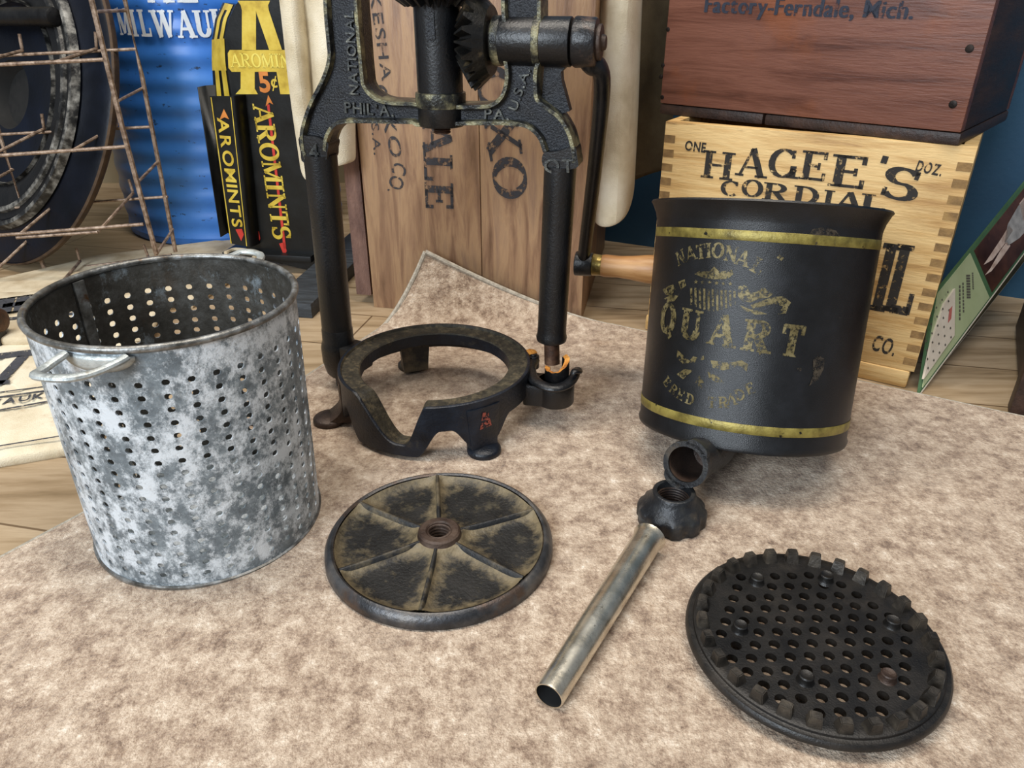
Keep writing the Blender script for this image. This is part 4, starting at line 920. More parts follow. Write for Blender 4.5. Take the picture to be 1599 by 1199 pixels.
# ------------------------------------------------------------------ crates
def up_to(P, z): return Vector((P.x, P.y, z))
def crate_frame(O, dirx):
    ex = Vector((dirx[0], dirx[1], 0)).normalized(); return ex, Vector((-ex.y, ex.x, 0))
def build_pine_crate():
    BR = gz(1420, 607, FZ); BR = Vector((BR.x, BR.y, FZ)); ex = Vector((.85, -.527, 0)).normalized(); back = Vector((-ex.y, ex.x, 0))
    F0 = Face(BR, ex, (0, 0, 1)); TR = F0.uv(1535, 236); TL = F0.uv(1040, 185); print('pine', TR, TL)
    H = (TR.y+TL.y)/2; wL = TL.x; wR = TR.x; W_ = -wL; 
    root = thing('pine_crate', 'pale pine crate lettered in black, standing on the floor under the reddish crate', 'crate', BR+ex*(wL+0)/2, math.atan2(ex.y, ex.x))
    Wd = W_/2; D = .19; T = .011
    fm = bmesh.new(); box(fm, -Wd, Wd, 0, T, .018, H, .0008); part('front_board', fm, M['wood_pale'], root, world=False)
    b2 = bmesh.new(); box(b2, -Wd, Wd, D-T, D, .018, H, .0008); part('back_board', b2, M['wood_pale'], root, world=False)
    for s in (-1, 1):
        b2 = bmesh.new(); x0 = -Wd if s < 0 else Wd-T; box(b2, x0+.0002, x0+T-.0002, T, D-T, .018, H, .0006); part('side_board', b2, M['wood_pale'], root, world=False)
    for i in range(3):
        x0 = -Wd-.002+i*(2*Wd+.002)/3
        b2 = bmesh.new(); box(b2, x0, x0+(2*Wd+.002)/3-.003, -.002, D+.002, 0, .0178, .003); part('bottom_board', b2, M['wood_pale'], root, world=False)
    # end grain of the finger joints
    for s, xs in ((1, Wd), (-1, -Wd)):
        for i in range(14):
            z = .024+i*(H-.03)/14; b2 = bmesh.new(); xw = .0115
            box(b2, xs-s*xw, xs-s*.0004, -.00025, .002, z, z+.0072); part('finger_joint', b2, M['wood_pale_end'], root, world=False, label='dark end grain of a finger joint')
    f = Face(BR, ex, (0, 0, 1))
    bm = bmesh.new()
    for ch, x, y, h, wm, an in (('H', 1121, 258, 42, 1.32, 0), ('A', 1174, 254, 43, 1.2, 0), ('G', 1224, 255, 43, 1.25, 0), ('E', 1271, 259, 44, 1.25, 0), ('E', 1325, 268, 49, 1.5, 0), ("'", 1377, 266, 44, 1.2, 0), ('S', 1407, 287, 48, 1.7, -8)):
        letters(bm, f.w, [(ch, tuple(f.uv(x, y)), math.radians(an))], h*f.m(x, y), 'serif', .19, .0004, None, wm)
    part('lettering', bm, M['ink'], root)
    bm = bmesh.new()
    for ch, x, y, h, wm in (('C', 1140, 294, 23, 1.6), ('O', 1175, 294, 26, 1.5), ('R', 1212, 300, 27, 1.7), ('D', 1259, 305, 27, 1.75), ('I', 1294, 310, 26, 1.6), ('A', 1325, 314, 28, 1.7), ('L', 1364, 318, 28, 1.9)):
        letters(bm, f.w, [(ch, tuple(f.uv(x, y)), 0)], h*f.m(x, y), 'serif', .2, .0004, None, wm)
    part('lettering', bm, M['ink'], root)
    bm = bmesh.new()
    for ch, x, y, h in (('O', 1336, 430, 108), ('I', 1381, 434, 110), ('L', 1412, 437, 110)):
        letters(bm, f.w, [(ch, tuple(f.uv(x, y)), 0)], h*f.m(x, y), 'serif', .26, .0004, None, .5)
    part('lettering', bm, M['ink'], root)
    for args in (('ONE', (1076, 227), (1099, 230), 15, 'sans', .035, .0004), ('DOZ.', (1437, 259), (1471, 266), 17, 'sans', .04, .0004), ('CO.', (1370, 535), (1398, 543), 27, 'sans', .03, .0004)):
        bm = bmesh.new(); print_on(bm, f, *args); part('lettering', bm, M['ink'], root)
    return BR, ex, H
pine = build_pine_crate()

def build_red_crate():
    zb = FZ + pine[2]
    R = gz(1496, 229, zb); L = gz(1028, 178, zb); ex = Vector((R.x-L.x, R.y-L.y, 0)); W_ = ex.length; ex.normalize(); D = .19; T = .013; H = .2
    root = thing('red_crate', 'reddish stained wooden crate stacked on top of the pale pine crate', 'crate', up_to((R+L)/2, zb), math.atan2(ex.y, ex.x))
    w2 = W_/2; z0 = .011
    for i, (a, b) in enumerate(((-w2, -w2+W_*.4), (-w2+W_*.4+.0015, w2))):
        bm = bmesh.new(); box(bm, a, b, .001, D-.002, .0, z0-.0004, .003); part('bottom_board', bm, M['wood_dark'], root, world=False)
    bm = bmesh.new(); box(bm, -w2+.001, w2-.001, .0, T, z0, H, .0012); part('front_board', bm, M['wood_red'], root, world=False)
    bm = bmesh.new(); box(bm, -w2+.001, w2-.001, D-T, D, z0, H, .0012); part('back_board', bm, M['wood_red'], root, world=False)
    for s in (-1, 1):
        bm = bmesh.new(); x0 = -w2+.001 if s < 0 else w2-.001-T; box(bm, x0, x0+T, T, D-T, z0, H, .001); part('side_board', bm, M['wood_dark'], root, world=False)
    f = Face(up_to(R, zb), ex, (0, 0, 1))
    for x, y in ((1043, 46), (1035, 102), (1032, 120), (1034, 152), (1514, 76), (1488, 163)):
        p = f.w(*f.uv(x, y), -.001); bm = bmesh.new(); cyl(bm, p, p+f.n*.0016, .0032 if x > 1400 else .0022, None, 16, True, .0004); part('nail_head', bm, M['nail'], root)
    bm = bmesh.new(); txt = 'Factory-Ferndale,'
    for k in range(3):
        o_ = k*1.3; print_on(bm, f, txt, (1106+o_, 6), (1331+o_, 13), 25, 'sans', .004, .0005+k*.00005); print_on(bm, f, 'Mich.', (1361+o_, 13), (1424+o_, 15), 26, 'sans', .004, .0005+k*.00005)
    part('lettering', bm, M['ink_navy'], root)
build_red_crate()

def build_brown_crate():
    L = gz(584, 479.5, FZ); ex = Vector((.98, -.2, 0)).normalized(); back = Vector((-ex.y, ex.x, 0)); D = .30; H = .42
    f = Face(L, ex, (0, 0, 1)); uR = f.uv(910, 440).x; uS = f.uv(752, 400).x
    root = thing('brown_crate', 'brown wooden crate stood on end behind the press, its sideways lettering facing out', 'crate', L, math.atan2(ex.y, ex.x))
    T = .012
    for a, b in ((0, uS-.0004), (uS+.0004, uR)):
        bm = bmesh.new(); box(bm, a, b, 0, T, 0, H, .0008); part('front_board', bm, M['wood_crate'], root, world=False)
    bm = bmesh.new(); box(bm, uR-T, uR, T+.0003, D, .0, H, .0008); part('side_board', bm, M['wood_crate'], root, world=False)
    bm = bmesh.new(); box(bm, .0, T, T+.004, D, 0, H, .0008); part('side_board', bm, M['wood_crate'], root, world=False)
    bm = bmesh.new(); box(bm, T+.0003, uR-T-.0003, D-T, D, 0, H, .0008); part('back_board', bm, M['wood_crate'], root, world=False)
    bm = bmesh.new(); box(bm, T+.0005, uR-T-.0005, T+.0005, D-T-.0005, .17, .182, .0008); part('divider_board', bm, M['wood_crate'], root, world=False)
    sl = bmesh.new(); u0 = f.uv(542, 250).x; u1 = f.uv(571, 300).x
    box(sl, -.0255, -.0062, .010, .03, .011, H, .0006); part('corner_slat', sl, M['wood_slat'], root, world=False)
    bm = bmesh.new()
    box(bm, -.0064, .0002, .018, .03, .2, .23); part('slat_block', bm, M['wood_dark'], root, world=False)
    for args in (('WAUKESHA', (570, -118), (603, 112), 18, 'sans', .012, .0006), ('OXO', (598, 150), (617, 229), 21, 'sans', .012, .0006), ('CO.', (624, 264), (617, 300), 24, 'sans', .012, .0006),
                 ('U.S.A.', (584, 172), (590, 240), 13, 'sans', .006, .0006), ('PALE', (681, 162), (686, 306), 47, 'serif', .2, .0006), ('OXO', (774, 140), (796, 278), 54, 'serif', .2, .0006)):
        bm = bmesh.new(); print_on(bm, f, *args); part('lettering', bm, M['ink_faint'], root)
    return f, uR, D, back
bc = build_brown_crate()
# ------------------------------------------------------------------ canvas bags draped over the brown crate, and those on the floor
def drape(name, label, pts_front, width_dir, depth, folds, m, group=None, seed=1):
    """hanging cloth: pts_front = polygon top/bottom edges as ((xTop,yTop),(xBot,yBot)) columns at depth Y"""
    rnd = random.Random(seed); bm = bmesh.new(); rows = []
    for i, (t, b, Y) in enumerate(pts_front):
        a = gy(t[0], t[1], Y); c = gy(b[0], b[1], Y); row = []
        for k in range(25):
            q = k/24; p = a.lerp(c, q); p = p + Vector((0, .003*math.sin(q*7+i), 0)); row.append(bm.verts.new(p))
        rows.append(row)
    for p, q in zip(rows, rows[1:]):
        for k in range(24): bm.faces.new((p[k], p[k+1], q[k+1], q[k]))
    c = sum((v.co for v in bm.verts), Vector())/len(bm.verts)
    o = solo(name, bm, m, label, 'canvas', c, group, sharp=70)
    s = o.modifiers.new('cloth', 'SOLIDIFY'); s.thickness = .004; s.offset = 0
    sub = o.modifiers.new('soft', 'SUBSURF'); sub.levels = 1; sub.render_levels = 2
    return o
cols = [((424, -90), (470, 262), .822), ((432, -90), (474, 284), .812), ((444, -90), (488, 286), .808), ((456, -90), (494, 284), .815), ((464, -90), (499, 280), .827),
        ((470, -90), (503, 270), .824), ((478, -90), (512, 262), .812), ((494, -90), (522, 262), .806), ((512, -90), (538, 258), .81), ((532, -90), (548, 254), .822), ((548, -90), (556, 250), .84)]
drape('canvas_drape', 'cream canvas hanging in folds between the black tin display and the press', cols, None, 0, 0, M['canvas_pale'], seed=2)
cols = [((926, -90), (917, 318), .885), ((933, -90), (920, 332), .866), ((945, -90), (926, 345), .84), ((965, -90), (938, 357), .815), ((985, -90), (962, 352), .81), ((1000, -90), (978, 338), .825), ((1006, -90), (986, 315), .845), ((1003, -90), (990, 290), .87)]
drape('canvas_drape', 'cream canvas hanging behind the crank, right of the brown crate', cols, None, 0, 0, M['canvas_pale'], seed=3)
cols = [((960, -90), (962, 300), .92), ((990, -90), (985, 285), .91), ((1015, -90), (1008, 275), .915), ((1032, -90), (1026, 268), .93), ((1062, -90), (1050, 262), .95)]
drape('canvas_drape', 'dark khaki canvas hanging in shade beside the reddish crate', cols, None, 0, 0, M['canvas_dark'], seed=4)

def bag(name, label, poly, z0, th, m, prints=(), group='folded canvas bags on the floor', bulge=.003):
    P = [gz(x, y, z0+th).xy for x, y in poly]; c = sum(P, Vector((0, 0)))/len(P)
    root = thing(name, label, 'bag', (c.x, c.y, z0), 0, group)
    bm = bmesh.new(); ring = []
    for p, q in zip(P, P[1:]+P[:1]):
        ring += [p.lerp(q, t) for t in (0, .04, .2, .4, .6, .8, .96)]
    # keep corners fairly tight by mixing smooth and straight outlines
    rows = []
    K = 7; prof = [(.0, .0), (.35, .04), (.55, .0)]
    secs = [(1-.012, 0), (1, th*.35), (.997, th*.75), (.985, th*.97), (.95, th), (.7, th+bulge*.5), (.35, th+bulge), (.05, th+bulge)]
    n_ = len(ring)
    for s, z in secs:
        rows.append([bm.verts.new(Vector((c.x+(p.x-c.x)*s, c.y+(p.y-c.y)*s, z0+z+(.0012*math.sin(9*i/n_*2*PI/2+s*9) if .1 < s < .96 else 0)))) for i, p in enumerate(ring)])
    for a, b in zip(rows, rows[1:]):
        for i in range(n_): bm.faces.new((a[i], a[(i+1) % n_], b[(i+1) % n_], b[i]))
    bm.faces.new(rows[0]); bm.faces.new(rows[-1])
    part('bag_cloth', bm, m, root, sharp=60)
    return root
fl = Face((0, 0, .0), (1, 0, 0), (0, 1, 0))          # floor plane as a face for print
def bag_print(root, z, items, polys=(), m=None):
    f = Face((0, 0, z), (1, 0, 0), (0, 1, 0)); bm = bmesh.new()
    for it in items: print_on(bm, f, *it)
    for pl in polys:
        v, t_ = fill([[f.uv(*p) for p in pl]]); vs = [bm.verts.new(f.w(q.x, q.y, .0003)) for q in v]
        for t in t_: bm.faces.new([vs[i] for i in t])
    part('print', bm, m or M['bag_ink'], root)
def band(x0, y0, x1, y1, h): return [(x0, y0-h/2), (x1, y1-h/2), (x1, y1+h/2), (x0, y0+h/2)]
r = bag('canvas_bag', 'pale plain canvas bag lying farthest back under the wire rack', [(-110, 492), (60, 480), (300, 470), (405, 400), (388, 368), (150, 398), (60, 420), (-60, 446)], FZ, .010, M['canvas'])
r = bag('canvas_bag', 'folded canvas bag with slanting dark print, in the middle of the floor pile', [(-150, 540), (0, 530), (235, 522), (262, 452), (0, 456), (-90, 460)], FZ+.0105, .008, M['canvas'])
bag_print(r, FZ+.0226, [('HHE', (-40, 484), (76, 468), 76, 'serif', .5, .0003)], [band(-70, 504, 140, 488, 4)])
r = bag('canvas_bag', 'nearest folded canvas bag printed with dark letters between two lines, left of the basket', [(-210, 752), (0, 714), (150, 689), (222, 520), (0, 508), (-130, 503)], FZ, .010, M['canvas_pale'])
bag_print(r, FZ+.0142, [('MILWAUKEE', (-70, 638), (95, 613), 21, 'sans', .03, .0003)], [band(-120, 637, 130, 602, 2.4), band(-120, 662, 130, 617, 2.4), band(-120, 628, 130, 596, 1.6), band(-120, 716, 150, 672, 2), band(-60, 563, 62, 549, 9), [(28, 556), (46, 556), (2, 602), (-16, 602)], band(-60, 602, 16, 596, 6), band(-60, 534, 50, 518, 12)])

# ------------------------------------------------------------------ string tie
bm = bmesh.new(); P = [gz(x, y, .02) for x, y in ((352, 395), (366, 390), (384, 391), (400, 393), (404, 399), (396, 403))]; tube(bm, smooth(P, 6), .003, 8)
solo('canvas_strap', bm, M['canvas'], 'short knotted cloth tie lying behind the rim of the basket', 'strap', gz(384, 396, .02))
P = None
# ------------------------------------------------------------------ black tin display
def build_tin():
    F0 = gz(386, 400, .012); ex = Vector((math.cos(math.radians(-9)), math.sin(math.radians(-9)), 0)); back = Vector((-ex.y, ex.x, 0)); f = Face(up_to(F0, 0), ex, (0, 0, 1))
    root = thing('tin_display', 'tall black and yellow lettered tin display rack with a side chute', 'display', up_to(F0, .012), math.atan2(ex.y, ex.x))
    q = lambda L: [tuple(f.uv(*p)) for p in L]
    body = q([(386, 400), (362, 150), (354, 100), (352, 60), (358, 30), (368, 8), (384, -14), (402, -20), (440, -22), (470, -10), (490, 20), (494, 60), (494, 150), (495, 425), (440, 412)])
    bm = bmesh.new(); slab(bm, [body], f.w, -.05, 0); part('tin_body', bm, M['tin_black'], root)
    # bevelled left cheek carrying the same letter
    cl = bmesh.new(); edge = [(362, 150), (354, 100), (352, 60), (358, 30), (368, 8)]; L2 = [(334, 150), (331, 100), (331, 62), (336, 30), (348, 4)]
    fb = Face(f.O-f.n*.035, ex, (0, 0, 1)); a = [cl.verts.new(f.w(*f.uv(*p), .0)) for p in edge]; b = [cl.verts.new(fb.w(*fb.uv(*p))) for p in L2]; b2 = [cl.verts.new(f.w(*f.uv(*p), -.035)) for p in edge]
    for i in range(4): cl.faces.new((a[i], a[i+1], b[i+1], b[i])); cl.faces.new((b[i], b[i+1], b2[i+1], b2[i]))
    cl.faces.new((a[0], b[0], b2[0])); cl.faces.new((a[-1], b2[-1], b[-1])); part('side_cheek', cl, M['tin_black'], root)
    def cheek(s, t):           # s 0 back edge .. 1 front edge, t 0 bottom .. 1 top
        t = max(0, min(3.999, t*4)); i = int(t); fr = t-i
        A_ = f.w(*f.uv(*edge[i]), 0).lerp(f.w(*f.uv(*edge[i+1]), 0), fr); B_ = fb.w(*fb.uv(*L2[i])).lerp(fb.w(*fb.uv(*L2[i+1])), fr)
        nrm = Vector((-.8, -.5, .1)); return B_.lerp(A_, s)+nrm*.0006
    bm = bmesh.new()
    for s0, s1, t0, t1 in ((.2, .42, .5, .97), (.6, .85, .45, .97), (.02, .95, .2, .5), (.2, .45, .0, .2), (.62, .9, .0, .2), (.2, .85, .9, 1.0)):
        g = [[bm.verts.new(cheek(s0+(s1-s0)*i/2, t0+(t1-t0)*k/8)) for k in range(9)] for i in range(3)]
        for i in range(2):
            for k in range(8): bm.faces.new((g[i][k], g[i+1][k], g[i+1][k+1], g[i][k+1]))
    part('side_letter', bm, M['tin_yellow'], root)
    def pp(name, polys, m, d):
        bm = bmesh.new()
        for pl in polys:
            v, t_ = fill([q(pl)]); vs = [bm.verts.new(f.w(p.x, p.y, d)) for p in v]
            for t in t_: bm.faces.new([vs[i] for i in t])
        part(name, bm, m, root)
    A1 = [[(371, 1), (422, 1), (419, 8), (420, 16), (378, 16), (376, 8)], [(378, 16), (400, 16), (400, 79), (378, 79)], [(400, 16), (420, 16), (441, 79), (421, 79), (401, 21)], [(359, 78), (448, 78), (448, 112), (362, 112), (357, 106), (356, 83)], [(376, 112), (398, 112), (398, 138), (403, 147), (368, 147), (376, 138)], [(432, 112), (452, 112), (456, 147), (438, 147)]]
    pp('big_letter', A1, M['tin_yellow'], .0005)
    bm = bmesh.new(); print_on(bm, f, 'AROMINTS', (368, 94), (476, 95), 20, 'serif', .16, .0009); part('lettering', bm, M['tin_pale'], root)
    bm = bmesh.new(); print_on(bm, f, '5', (413, 127), (413, 127), 30, 'serif' if '5' in G else 'sans', .04, .0009); part('price_figure', bm, M['tin_orange'], root)
    bm = bmesh.new(); print_on(bm, f, '\u00a2', (428, 126), (428, 126), 19, 'sans', .02, .0009); part('price_figure', bm, M['tin_yellow'], root)
    bm = bmesh.new(); print_on(bm, f, 'AROMINTS', (412, 178), (440, 363), 31, 'serif', .2, .0009); part('lettering', bm, M['tin_yellow'], root)
    pp('arrow', [[(417, 163), (421, 163), (447, 388), (443, 388)], [(436, 380), (445, 378), (448, 392), (443, 400), (441, 392)]], M['tin_red'], .0005)
    pp('arrow_tip', [[(415, 166), (419, 148), (427, 163), (421, 160)]], M['tin_orange'], .0006)
    # chute on the left: open channel, front panel and rounded corner strip
    g = Face(f.O+f.n*.02, ex, (0, 0, 1)); q2 = lambda L: [tuple(g.uv(*p)) for p in L]
    bm = bmesh.new(); slab(bm, [q2([(327, 150), (364, 150), (389, 386), (360, 380)])], g.w, -.0012, 0); ch = part('chute_panel', bm, M['tin_black'], root)
    bm = bmesh.new(); rows = []
    for k in range(9):
        a = PI/2*k/8; rows.append([bm.verts.new(g.w(*(g.uv(*p)+Vector((.006*math.sin(a), 0))), -.02*(1-math.cos(a))*1.0)) for p in ((364, 150), (377, 268), (389, 386))])
    for a, b in zip(rows, rows[1:]):
        for k in range(2): bm.faces.new((a[k], a[k+1], b[k+1], b[k]))
    part('chute_corner', bm, M['tin_black'], root)
    h0 = Face(f.O-f.n*.012, ex, (0, 0, 1))
    bm = bmesh.new(); P1 = [(308, 136), (344, 370)]; P2 = [(337, 134), (366, 376)]
    a = [h0.w(*h0.uv(*p)) for p in P1]; b = [h0.w(*h0.uv(*p), -.02) for p in P1]; c_ = [h0.w(*h0.uv(*p), -.02) for p in P2]; 
    fr = [g.w(*g.uv(*p)) for p in ((318, 140), (348, 377))]
    vs = [[bm.verts.new(x) for x in pr] for pr in (a, b, c_)]
    for x, y in zip(vs, vs[1:]): bm.faces.new((x[0], x[1], y[1], y[0]))
    o = part('chute_channel', bm, M['tin_black'], root); o.modifiers.new('sheet', 'SOLIDIFY').thickness = .0012
    bm = bmesh.new(); print_on(bm, g, 'AROMINTS', (350, 196), (371, 348), 18, 'sans', .03, .0006); part('lettering', bm, M['tin_yellow'], root)
    bm = bmesh.new()
    for L in ([(329, 152), (330.5, 152), (362, 380), (360.5, 380)], [(360, 152), (361.2, 152), (386, 384), (384.8, 384)]):
        v, t_ = fill([q2(L)]); vs = [bm.verts.new(g.w(p.x, p.y, .0005)) for p in v]
        for t in t_: bm.faces.new([vs[i] for i in t])
    part('yellow_line', bm, M['tin_yellow'], root)
    for L, m in (([(343, 187), (350, 170), (358, 186), (351, 183)], 'tin_orange'), ([(368, 358), (378, 357), (381, 366), (377, 376), (373, 368)], 'tin_red')):
        bm = bmesh.new(); v, t_ = fill([q2(L)]); vs = [bm.verts.new(g.w(p.x, p.y, .0006)) for p in v]
        for t in t_: bm.faces.new([vs[i] for i in t])
        part('arrow', bm, M[m], root)
    pp('arrow', [[(379, 186), (382, 186), (402, 366), (399, 366)], [(375, 187), (381, 172), (387, 186)], [(395, 362), (405, 361), (407, 372), (404, 380), (398, 372)]], M['tin_red'], .0012)
    # base tray
    bm = bmesh.new(); t_ = bmesh.new(); mtb = WM[root.name]
    uR = f.uv(494, 425).x; box(bm, -.03, uR, -.012, .05, -.0008, .008, .002); part('base_tray', bm, M['tin_black'], root, world=False)
    return F0, ex, back, uR
tin = build_tin()
# dark lumber block under the tin
def build_lumber():
    a = gz(461, 495, FZ); b = gz(483, 497, FZ); ex = Vector((b.x-a.x, b.y-a.y, 0)).normalized()
    p = gz(498, 470, FZ); L = .34
    root = thing('lumber_block', 'short grey-black length of lumber lying under the tin display, its sawn end towards the rug', 'lumber', b, math.radians(-8))
    bm = bmesh.new(); box(bm, -.048, .004, 0, L, 0, .0178, .0012); part('plank', bm, M['lumber'], root, world=False)
build_lumber()
# ------------------------------------------------------------------ blue steel drum
def build_drum():
    c = Vector((-.468, 1.262, FZ)); R = .172
    root = thing('steel_drum', 'bright blue steel drum with white stencilled letters, behind the wire rack', 'drum', c)
    prof = [(0, 0), (R-.004, 0), (R, .003), (R, .012)]; z = .012
    while z < .46: 
        prof.append((R+.0012*math.sin(z/.016*PI), z)); z += .004
    prof += [(R, .46), (R+.004, .465), (R+.002, .47), (0, .468)]
    bm = bmesh.new(); lathe(bm, prof, Matrix.Translation(c), 96); part('drum_shell', bm, M['blue_drum'], root, sharp=60)
    def hit(x, y):
        d = ray(x, y); o = _O-c; a = d.x**2+d.y**2; b = 2*(d.x*o.x+d.y*o.y); cc = o.x**2+o.y**2-(R+.002)**2; t = (-b-math.sqrt(max(0, b*b-4*a*cc)))/(2*a); P = _O+d*t
        return math.atan2(P.y-c.y, P.x-c.x), P.z
    bm = bmesh.new()
    def to(u, v, d): a = u/R; r = R+.002+d; return Vector((c.x+r*math.cos(a), c.y+r*math.sin(a), v))
    m = pxm(to(hit(260, 40)[0]*R, .3, 0))
    for ch, x, y, wm in (('M', 193, 34, .55), ('I', 209, 36, .6), ('L', 226, 36, .62), ('W', 256, 37, .72), ('A', 289, 38, .75), ('U', 317, 37, .75), ('K', 343, 35, .75)):
        a, z = hit(x, y); letters(bm, to, [(ch, (a*R, z), 0)], 38*m, 'serif', .24, .0006, None, wm)
    part('stencil_lettering', bm, M['white_paint'], root)
    bm = bmesh.new()
    for ch, x, y in (('B', 224, -19), ('A', 246, -19), ('Y', 268, -19), ('E', 290, -19)):
        a, z = hit(x, y)
        if ch in G: letters(bm, to, [(ch, (a*R, z), 0)], 40*m, 'serif', .24, .0006)
    part('stencil_lettering', bm, M['white_paint'], root)
build_drum()
# ------------------------------------------------------------------ big wheel
def build_wheel():
    R = .225; yaw, lean = -.5475, .3755; n = Vector((math.sin(yaw), -math.cos(yaw), lean)).normalized()
    c = Vector((-.6786, 1.0475, FZ+R*math.cos(math.asin(n.z))+.014)); 
    root = thing('wheel', 'large navy and black wheel leaning in the corner behind the wire rack', 'wheel', Vector((c.x, c.y, FZ)))
    mt = frame(c, n)
    L = lambda prof, name, m, sh=40: part(name, (lambda b: (lathe(b, prof, mt, 128), b)[1])(bmesh.new()), M[m], root, sharp=sh)
    L([(R*.62, .0), (R*.7, .004), (R*.76, .004), (R*.80, -.004), (R*.92, -.008), (R*.985, -.010), (R, -.013), (R*.992, -.018), (R*.95, -.022), (R*.6, -.024)], 'tyre', 'wheel_navy')
    L([(R*.66, .001), (R*.675, .008), (R*.70, .008), (R*.71, .003)], 'rim_bead', 'wheel_mottled')
    L([(R*.745, .003), (R*.76, .009), (R*.785, .009), (R*.80, .0)], 'rim_bead', 'wheel_mottled')
    L([(R*.52, -.006), (R*.60, .004), (R*.665, .003), (R*.745, .005)], 'rim_ring', 'wheel_black')
    L([(R*.515, -.008), (R*.53, .001), (R*.535, -.004)], 'rim_line', 'wheel_mottled')
    L([(R*.19, -.02), (R*.2, -.012), (R*.3, -.016), (R*.5, -.012), (R*.53, -.004)], 'disc', 'wheel_navy')
    L([(0, -.03), (R*.17, -.03), (R*.2, -.012)], 'hub_hollow', 'dark_inside')
    L([(R*.998, -.011), (R*1.008, -.013), (R*1.004, -.019), (R*.985, -.023)], 'tread', 'tread_brown')
    bm = bmesh.new(); g = Face(c+n*.004, mt.col[0].xyz, mt.col[1].xyz)
    fa = Face(c+n*.012, (1, 0, 0) if False else Vector((0, 0, 1)).cross(n), n.cross(Vector((0, 0, 1)).cross(n)))
    a = fa.w(*fa.uv(-60, 26)); b = fa.w(*fa.uv(86, 26)); cyl(bm, a, b, .011, None, 24, True, .004); part('handle_bar', bm, M['wheel_black'], root)
build_wheel()
# ------------------------------------------------------------------ rusty wire rack
def build_rack():
    root = thing('wire_rack', 'rusty wire rack with upturned hooks in front of the big wheel', 'rack', gz(160, 410, FZ))
    YF, YB = .90, .965
    f = Face((0, YF, 0), (1, -.0, 0), (0, 0, 1)); b = Face((0, YB, 0), (1, 0, 0), (0, 0, 1))
    F_ = lambda x, y: f.w(*f.uv(x, y)); B_ = lambda x, y: b.w(*b.uv(x, y))
    def wire(name, pts, r=.0021, parent=root): bm = bmesh.new(); tube(bm, pts, r, 8); return part(name, bm, M['wire'], parent)
    wire('post', [F_(124, -70), F_(143, 0), F_(190, 195), F_(244, 396)], .0031); wire('post', [B_(178, -70), B_(195, 0), B_(222, 120), B_(274, 393)], .0028); wire('post', [B_(-35, 90), B_(0, 213), B_(44, 352), B_(78, 442)], .0028)
    for y0, x1, y1 in ((86, 213, 76.5), (209, 238, 198), (324, 262, 307)): wire('back_rail', [B_(-60 if y0 < 300 else 24, y0+4 if y0 < 300 else y0), B_(x1, y1)], .0018)
    for p0, p1 in (((-60, 104), (163, 93)), ((-60, 247), (196, 229)), ((-60, 372), (224, 350)), ((26, 371), (153, 362))): wire('front_rail', [F_(*p0), F_(*p1)], .0021)
    wire('bottom_rail', [B_(53, 427), B_(215, 406), B_(268, 398)], .002)
    for p0, p1 in (((150, 18), (196, 16.5)), ((184, 158), (222, 138)), ((213, 287), (247, 252)), ((243, 399), (270, 358))): wire('brace', [F_(*p0), B_(*p1)], .0018)
    for p0, p1, p2 in (((84, 98), (151, 76), (149, 50)), ((-20, 94), (35, 79), (30, 53)), ((112, 236), (183, 195), (175, 170)), ((-8, 240), (69, 201), (65, 178)), ((26, 370), (98, 309), (93, 286)), ((153, 362), (208, 301), (201, 280)), ((-30, 291), (20, 265), (17, 264)), ((97, 440), (125, 408), (119, 387)), ((225, 420), (231, 400), (224, 382)), ((-30, 444), (47, 372), (43, 350))):
        a = F_(*p0); m_ = B_(*p1); t_ = B_(*p2); wire('hook', [a, a.lerp(m_, .5), m_.lerp(a, .06), m_, m_.lerp(t_, .12), t_], .0019)
build_rack()
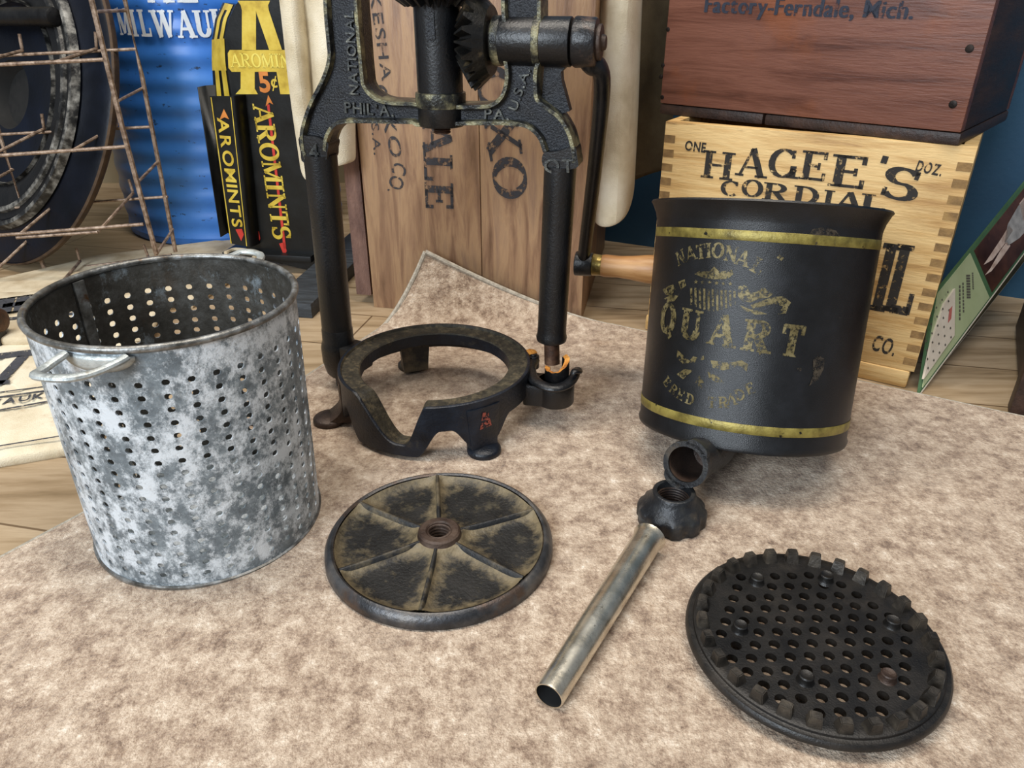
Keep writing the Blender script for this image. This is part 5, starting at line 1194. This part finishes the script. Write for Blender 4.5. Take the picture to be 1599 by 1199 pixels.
# ------------------------------------------------------------------ leaning calendar and dark trunk at the right
def build_calendar():
    A = gz(1437, 614, FZ+.0005); B = gy(1566, 440, .76); e = (B-A).normalized(); up = Vector((-.03, .009, .048)); up = (up-e*up.dot(e)).normalized(); f = Face(A, e, up)
    q = lambda L: [tuple(f.uv(*p)) for p in L]
    Wd = .0595; Ln = .33; x1 = f.uv(1547, 459).x; xc = .088
    root = thing('calendar', 'green picture calendar leaning on its side between the pine crate and a dark trunk', 'calendar', A)
    bm = bmesh.new(); slab(bm, [[(-.001, 0), (Ln, 0), (Ln, Wd), (xc, Wd)]], f.w, -.003, 0); part('calendar_board', bm, M['green'], root)
    bm = bmesh.new(); slab(bm, [[(0.006, .0025), (x1-.006, .0025), (x1-.006, Wd-.002), (xc+.002, Wd-.002)]], f.w, 0, .0008); part('text_panel', bm, M['green_pale'], root)
    bm = bmesh.new(); slab(bm, [[(x1+.003, .004), (Ln-.006, .004), (Ln-.006, Wd-.004), (x1+.003, Wd-.004)]], f.w, 0, .0008); part('picture', bm, M['pic_brown'], root)
    bm = bmesh.new(); slab(bm, [q([(1438, 592), (1486, 524), (1487, 451), (1470, 475), (1450, 535)])], f.w, .0008, .003); part('date_pad', bm, M['paper'], root)
    bm = bmesh.new()
    pa, pb = f.uv(1440, 580), f.uv(1486, 460)
    for i in range(5):
        for k in range(6):
            p = f.uv(1444+i*9-k*1.0, 575-i*14-k*14+ (i*2)); u, v = p
            bmq = [(u-.0012, v-.001), (u+.0012, v-.001), (u+.0012, v+.001), (u-.0012, v+.001)]; vs = [bm.verts.new(f.w(x, y, .0033)) for x, y in bmq]; bm.faces.new(vs)
    part('date_print', bm, M['grey_ink'], root)
    bm = bmesh.new(); vs = [bm.verts.new(f.w(*f.uv(*p), .0034)) for p in ((1475, 505), (1480, 498), (1482, 478), (1477, 484))]; bm.faces.new(vs); part('date_print', bm, M['red_ink'], root)
    bm = bmesh.new()
    for x0, y0, x1_, y1_, h in ((1497, 500, 1497, 444, 2.4), (1503, 488, 1502, 440, 2.2), (1511, 466, 1510, 428, 6), (1518, 452, 1517, 425, 2.2)):
        n_ = 9
        for i in range(n_):
            a, b = i/n_, (i+.72)/n_; P = [(x0+(x1_-x0)*a, y0+(y1_-y0)*a), (x0+(x1_-x0)*b, y0+(y1_-y0)*b)]
            vs = [bm.verts.new(f.w(*f.uv(*p), .0011)) for p in ((P[0][0]-h/2, P[0][1]), (P[0][0]+h/2, P[0][1]), (P[1][0]+h/2, P[1][1]), (P[1][0]-h/2, P[1][1]))]; bm.faces.new(vs)
    part('text_print', bm, M['grey_ink'], root)
    def fig(name, polys, m):
        bm = bmesh.new()
        for pl in polys:
            v, t_ = fill([q(pl)]); vs = [bm.verts.new(f.w(p.x, p.y, .0012)) for p in v]
            for t in t_: bm.faces.new([vs[i] for i in t])
        part(name, bm, M[m], root)
    fig('painted_figure', [[(1534, 414), (1542, 402), (1562, 372), (1574, 352), (1580, 360), (1566, 382), (1548, 406)], [(1536, 430), (1544, 420), (1560, 392), (1570, 378), (1576, 384), (1562, 404), (1546, 424)], [(1590, 318), (1612, 290), (1616, 330), (1596, 345)]], 'pic_flesh')
    fig('painted_dress', [[(1566, 378), (1572, 350), (1588, 322), (1610, 300), (1615, 345), (1590, 372), (1572, 384)]], 'pic_grey')
    # warped backing card showing below the lower edge
    bm = bmesh.new(); rows = []
    for i in range(21):
        u = .012+(Ln-.012)*i/20; lo = -.0015-.011*(i/20)**.6
        rows.append([bm.verts.new(f.w(u, v, off)) for v, off in ((lo, -.0052), (lo*.5, -.0060), (.002, -.0045), (min(.03, u*.45), -.0045))])
    for a, b in zip(rows, rows[1:]):
        for k in range(3): bm.faces.new((a[k], a[k+1], b[k+1], b[k]))
    o = part('backing_card', bm, M['card_brown'], root); s = o.modifiers.new('sheet', 'SOLIDIFY'); s.thickness = .0012
    bm = bmesh.new(); tube(bm, [f.w(.012+(Ln-.012)*i/20, -.0015-.011*(i/20)**.6, -.0052) for i in range(21)], .0009, 6); part('torn_edge', bm, M['paper'], root, label='pale torn edge of the backing card')
    bm = bmesh.new(); slab(bm, [[(.0, -.0008), (Ln, -.0008), (Ln, .0004), (.0, .0004)]], f.w, -.0028, .0003); part('white_edge', bm, M['paper'], root)
build_calendar()
def build_trunk():
    p = gz(1573, 645, FZ); ex = Vector((.86, -.5, 0)).normalized(); 
    root = thing('wooden_trunk', 'dark wooden trunk at the right edge beside the leaning calendar', 'trunk', p, math.atan2(ex.y, ex.x))
    bm = bmesh.new(); box(bm, .008, .30, .0, .22, .004, .17, .003); part('trunk_body', bm, M['wood_dark'], root, world=False)
    bm = bmesh.new(); box(bm, 0, .03, -.006, .016, 0, .175, .002); part('corner_post', bm, M['wood_dark'], root, world=False)
    bm = bmesh.new(); box(bm, .03, .30, -.004, .0, .002, .03, .001); part('base_rail', bm, M['wood_red'], root, world=False)
build_trunk()
# ------------------------------------------------------------------ rusty hook end at the far left
bm = bmesh.new(); a = gz(-30, 500, .03); b = gz(6, 500, .03); cyl(bm, a, b, .014, .013, 24, True, .005)
c_ = bmesh.new(); cyl(c_, gz(-20, 528, .012), gz(5, 527, .012), .011, None, 20, True, .002)
r = thing('iron_tool', 'brown iron tool end lying on the canvas bags at the left edge', 'tool', gz(-10, 515, .012)); part('tool_head', bm, M['rust'], r); part('tool_grip', c_, M['iron'], r)
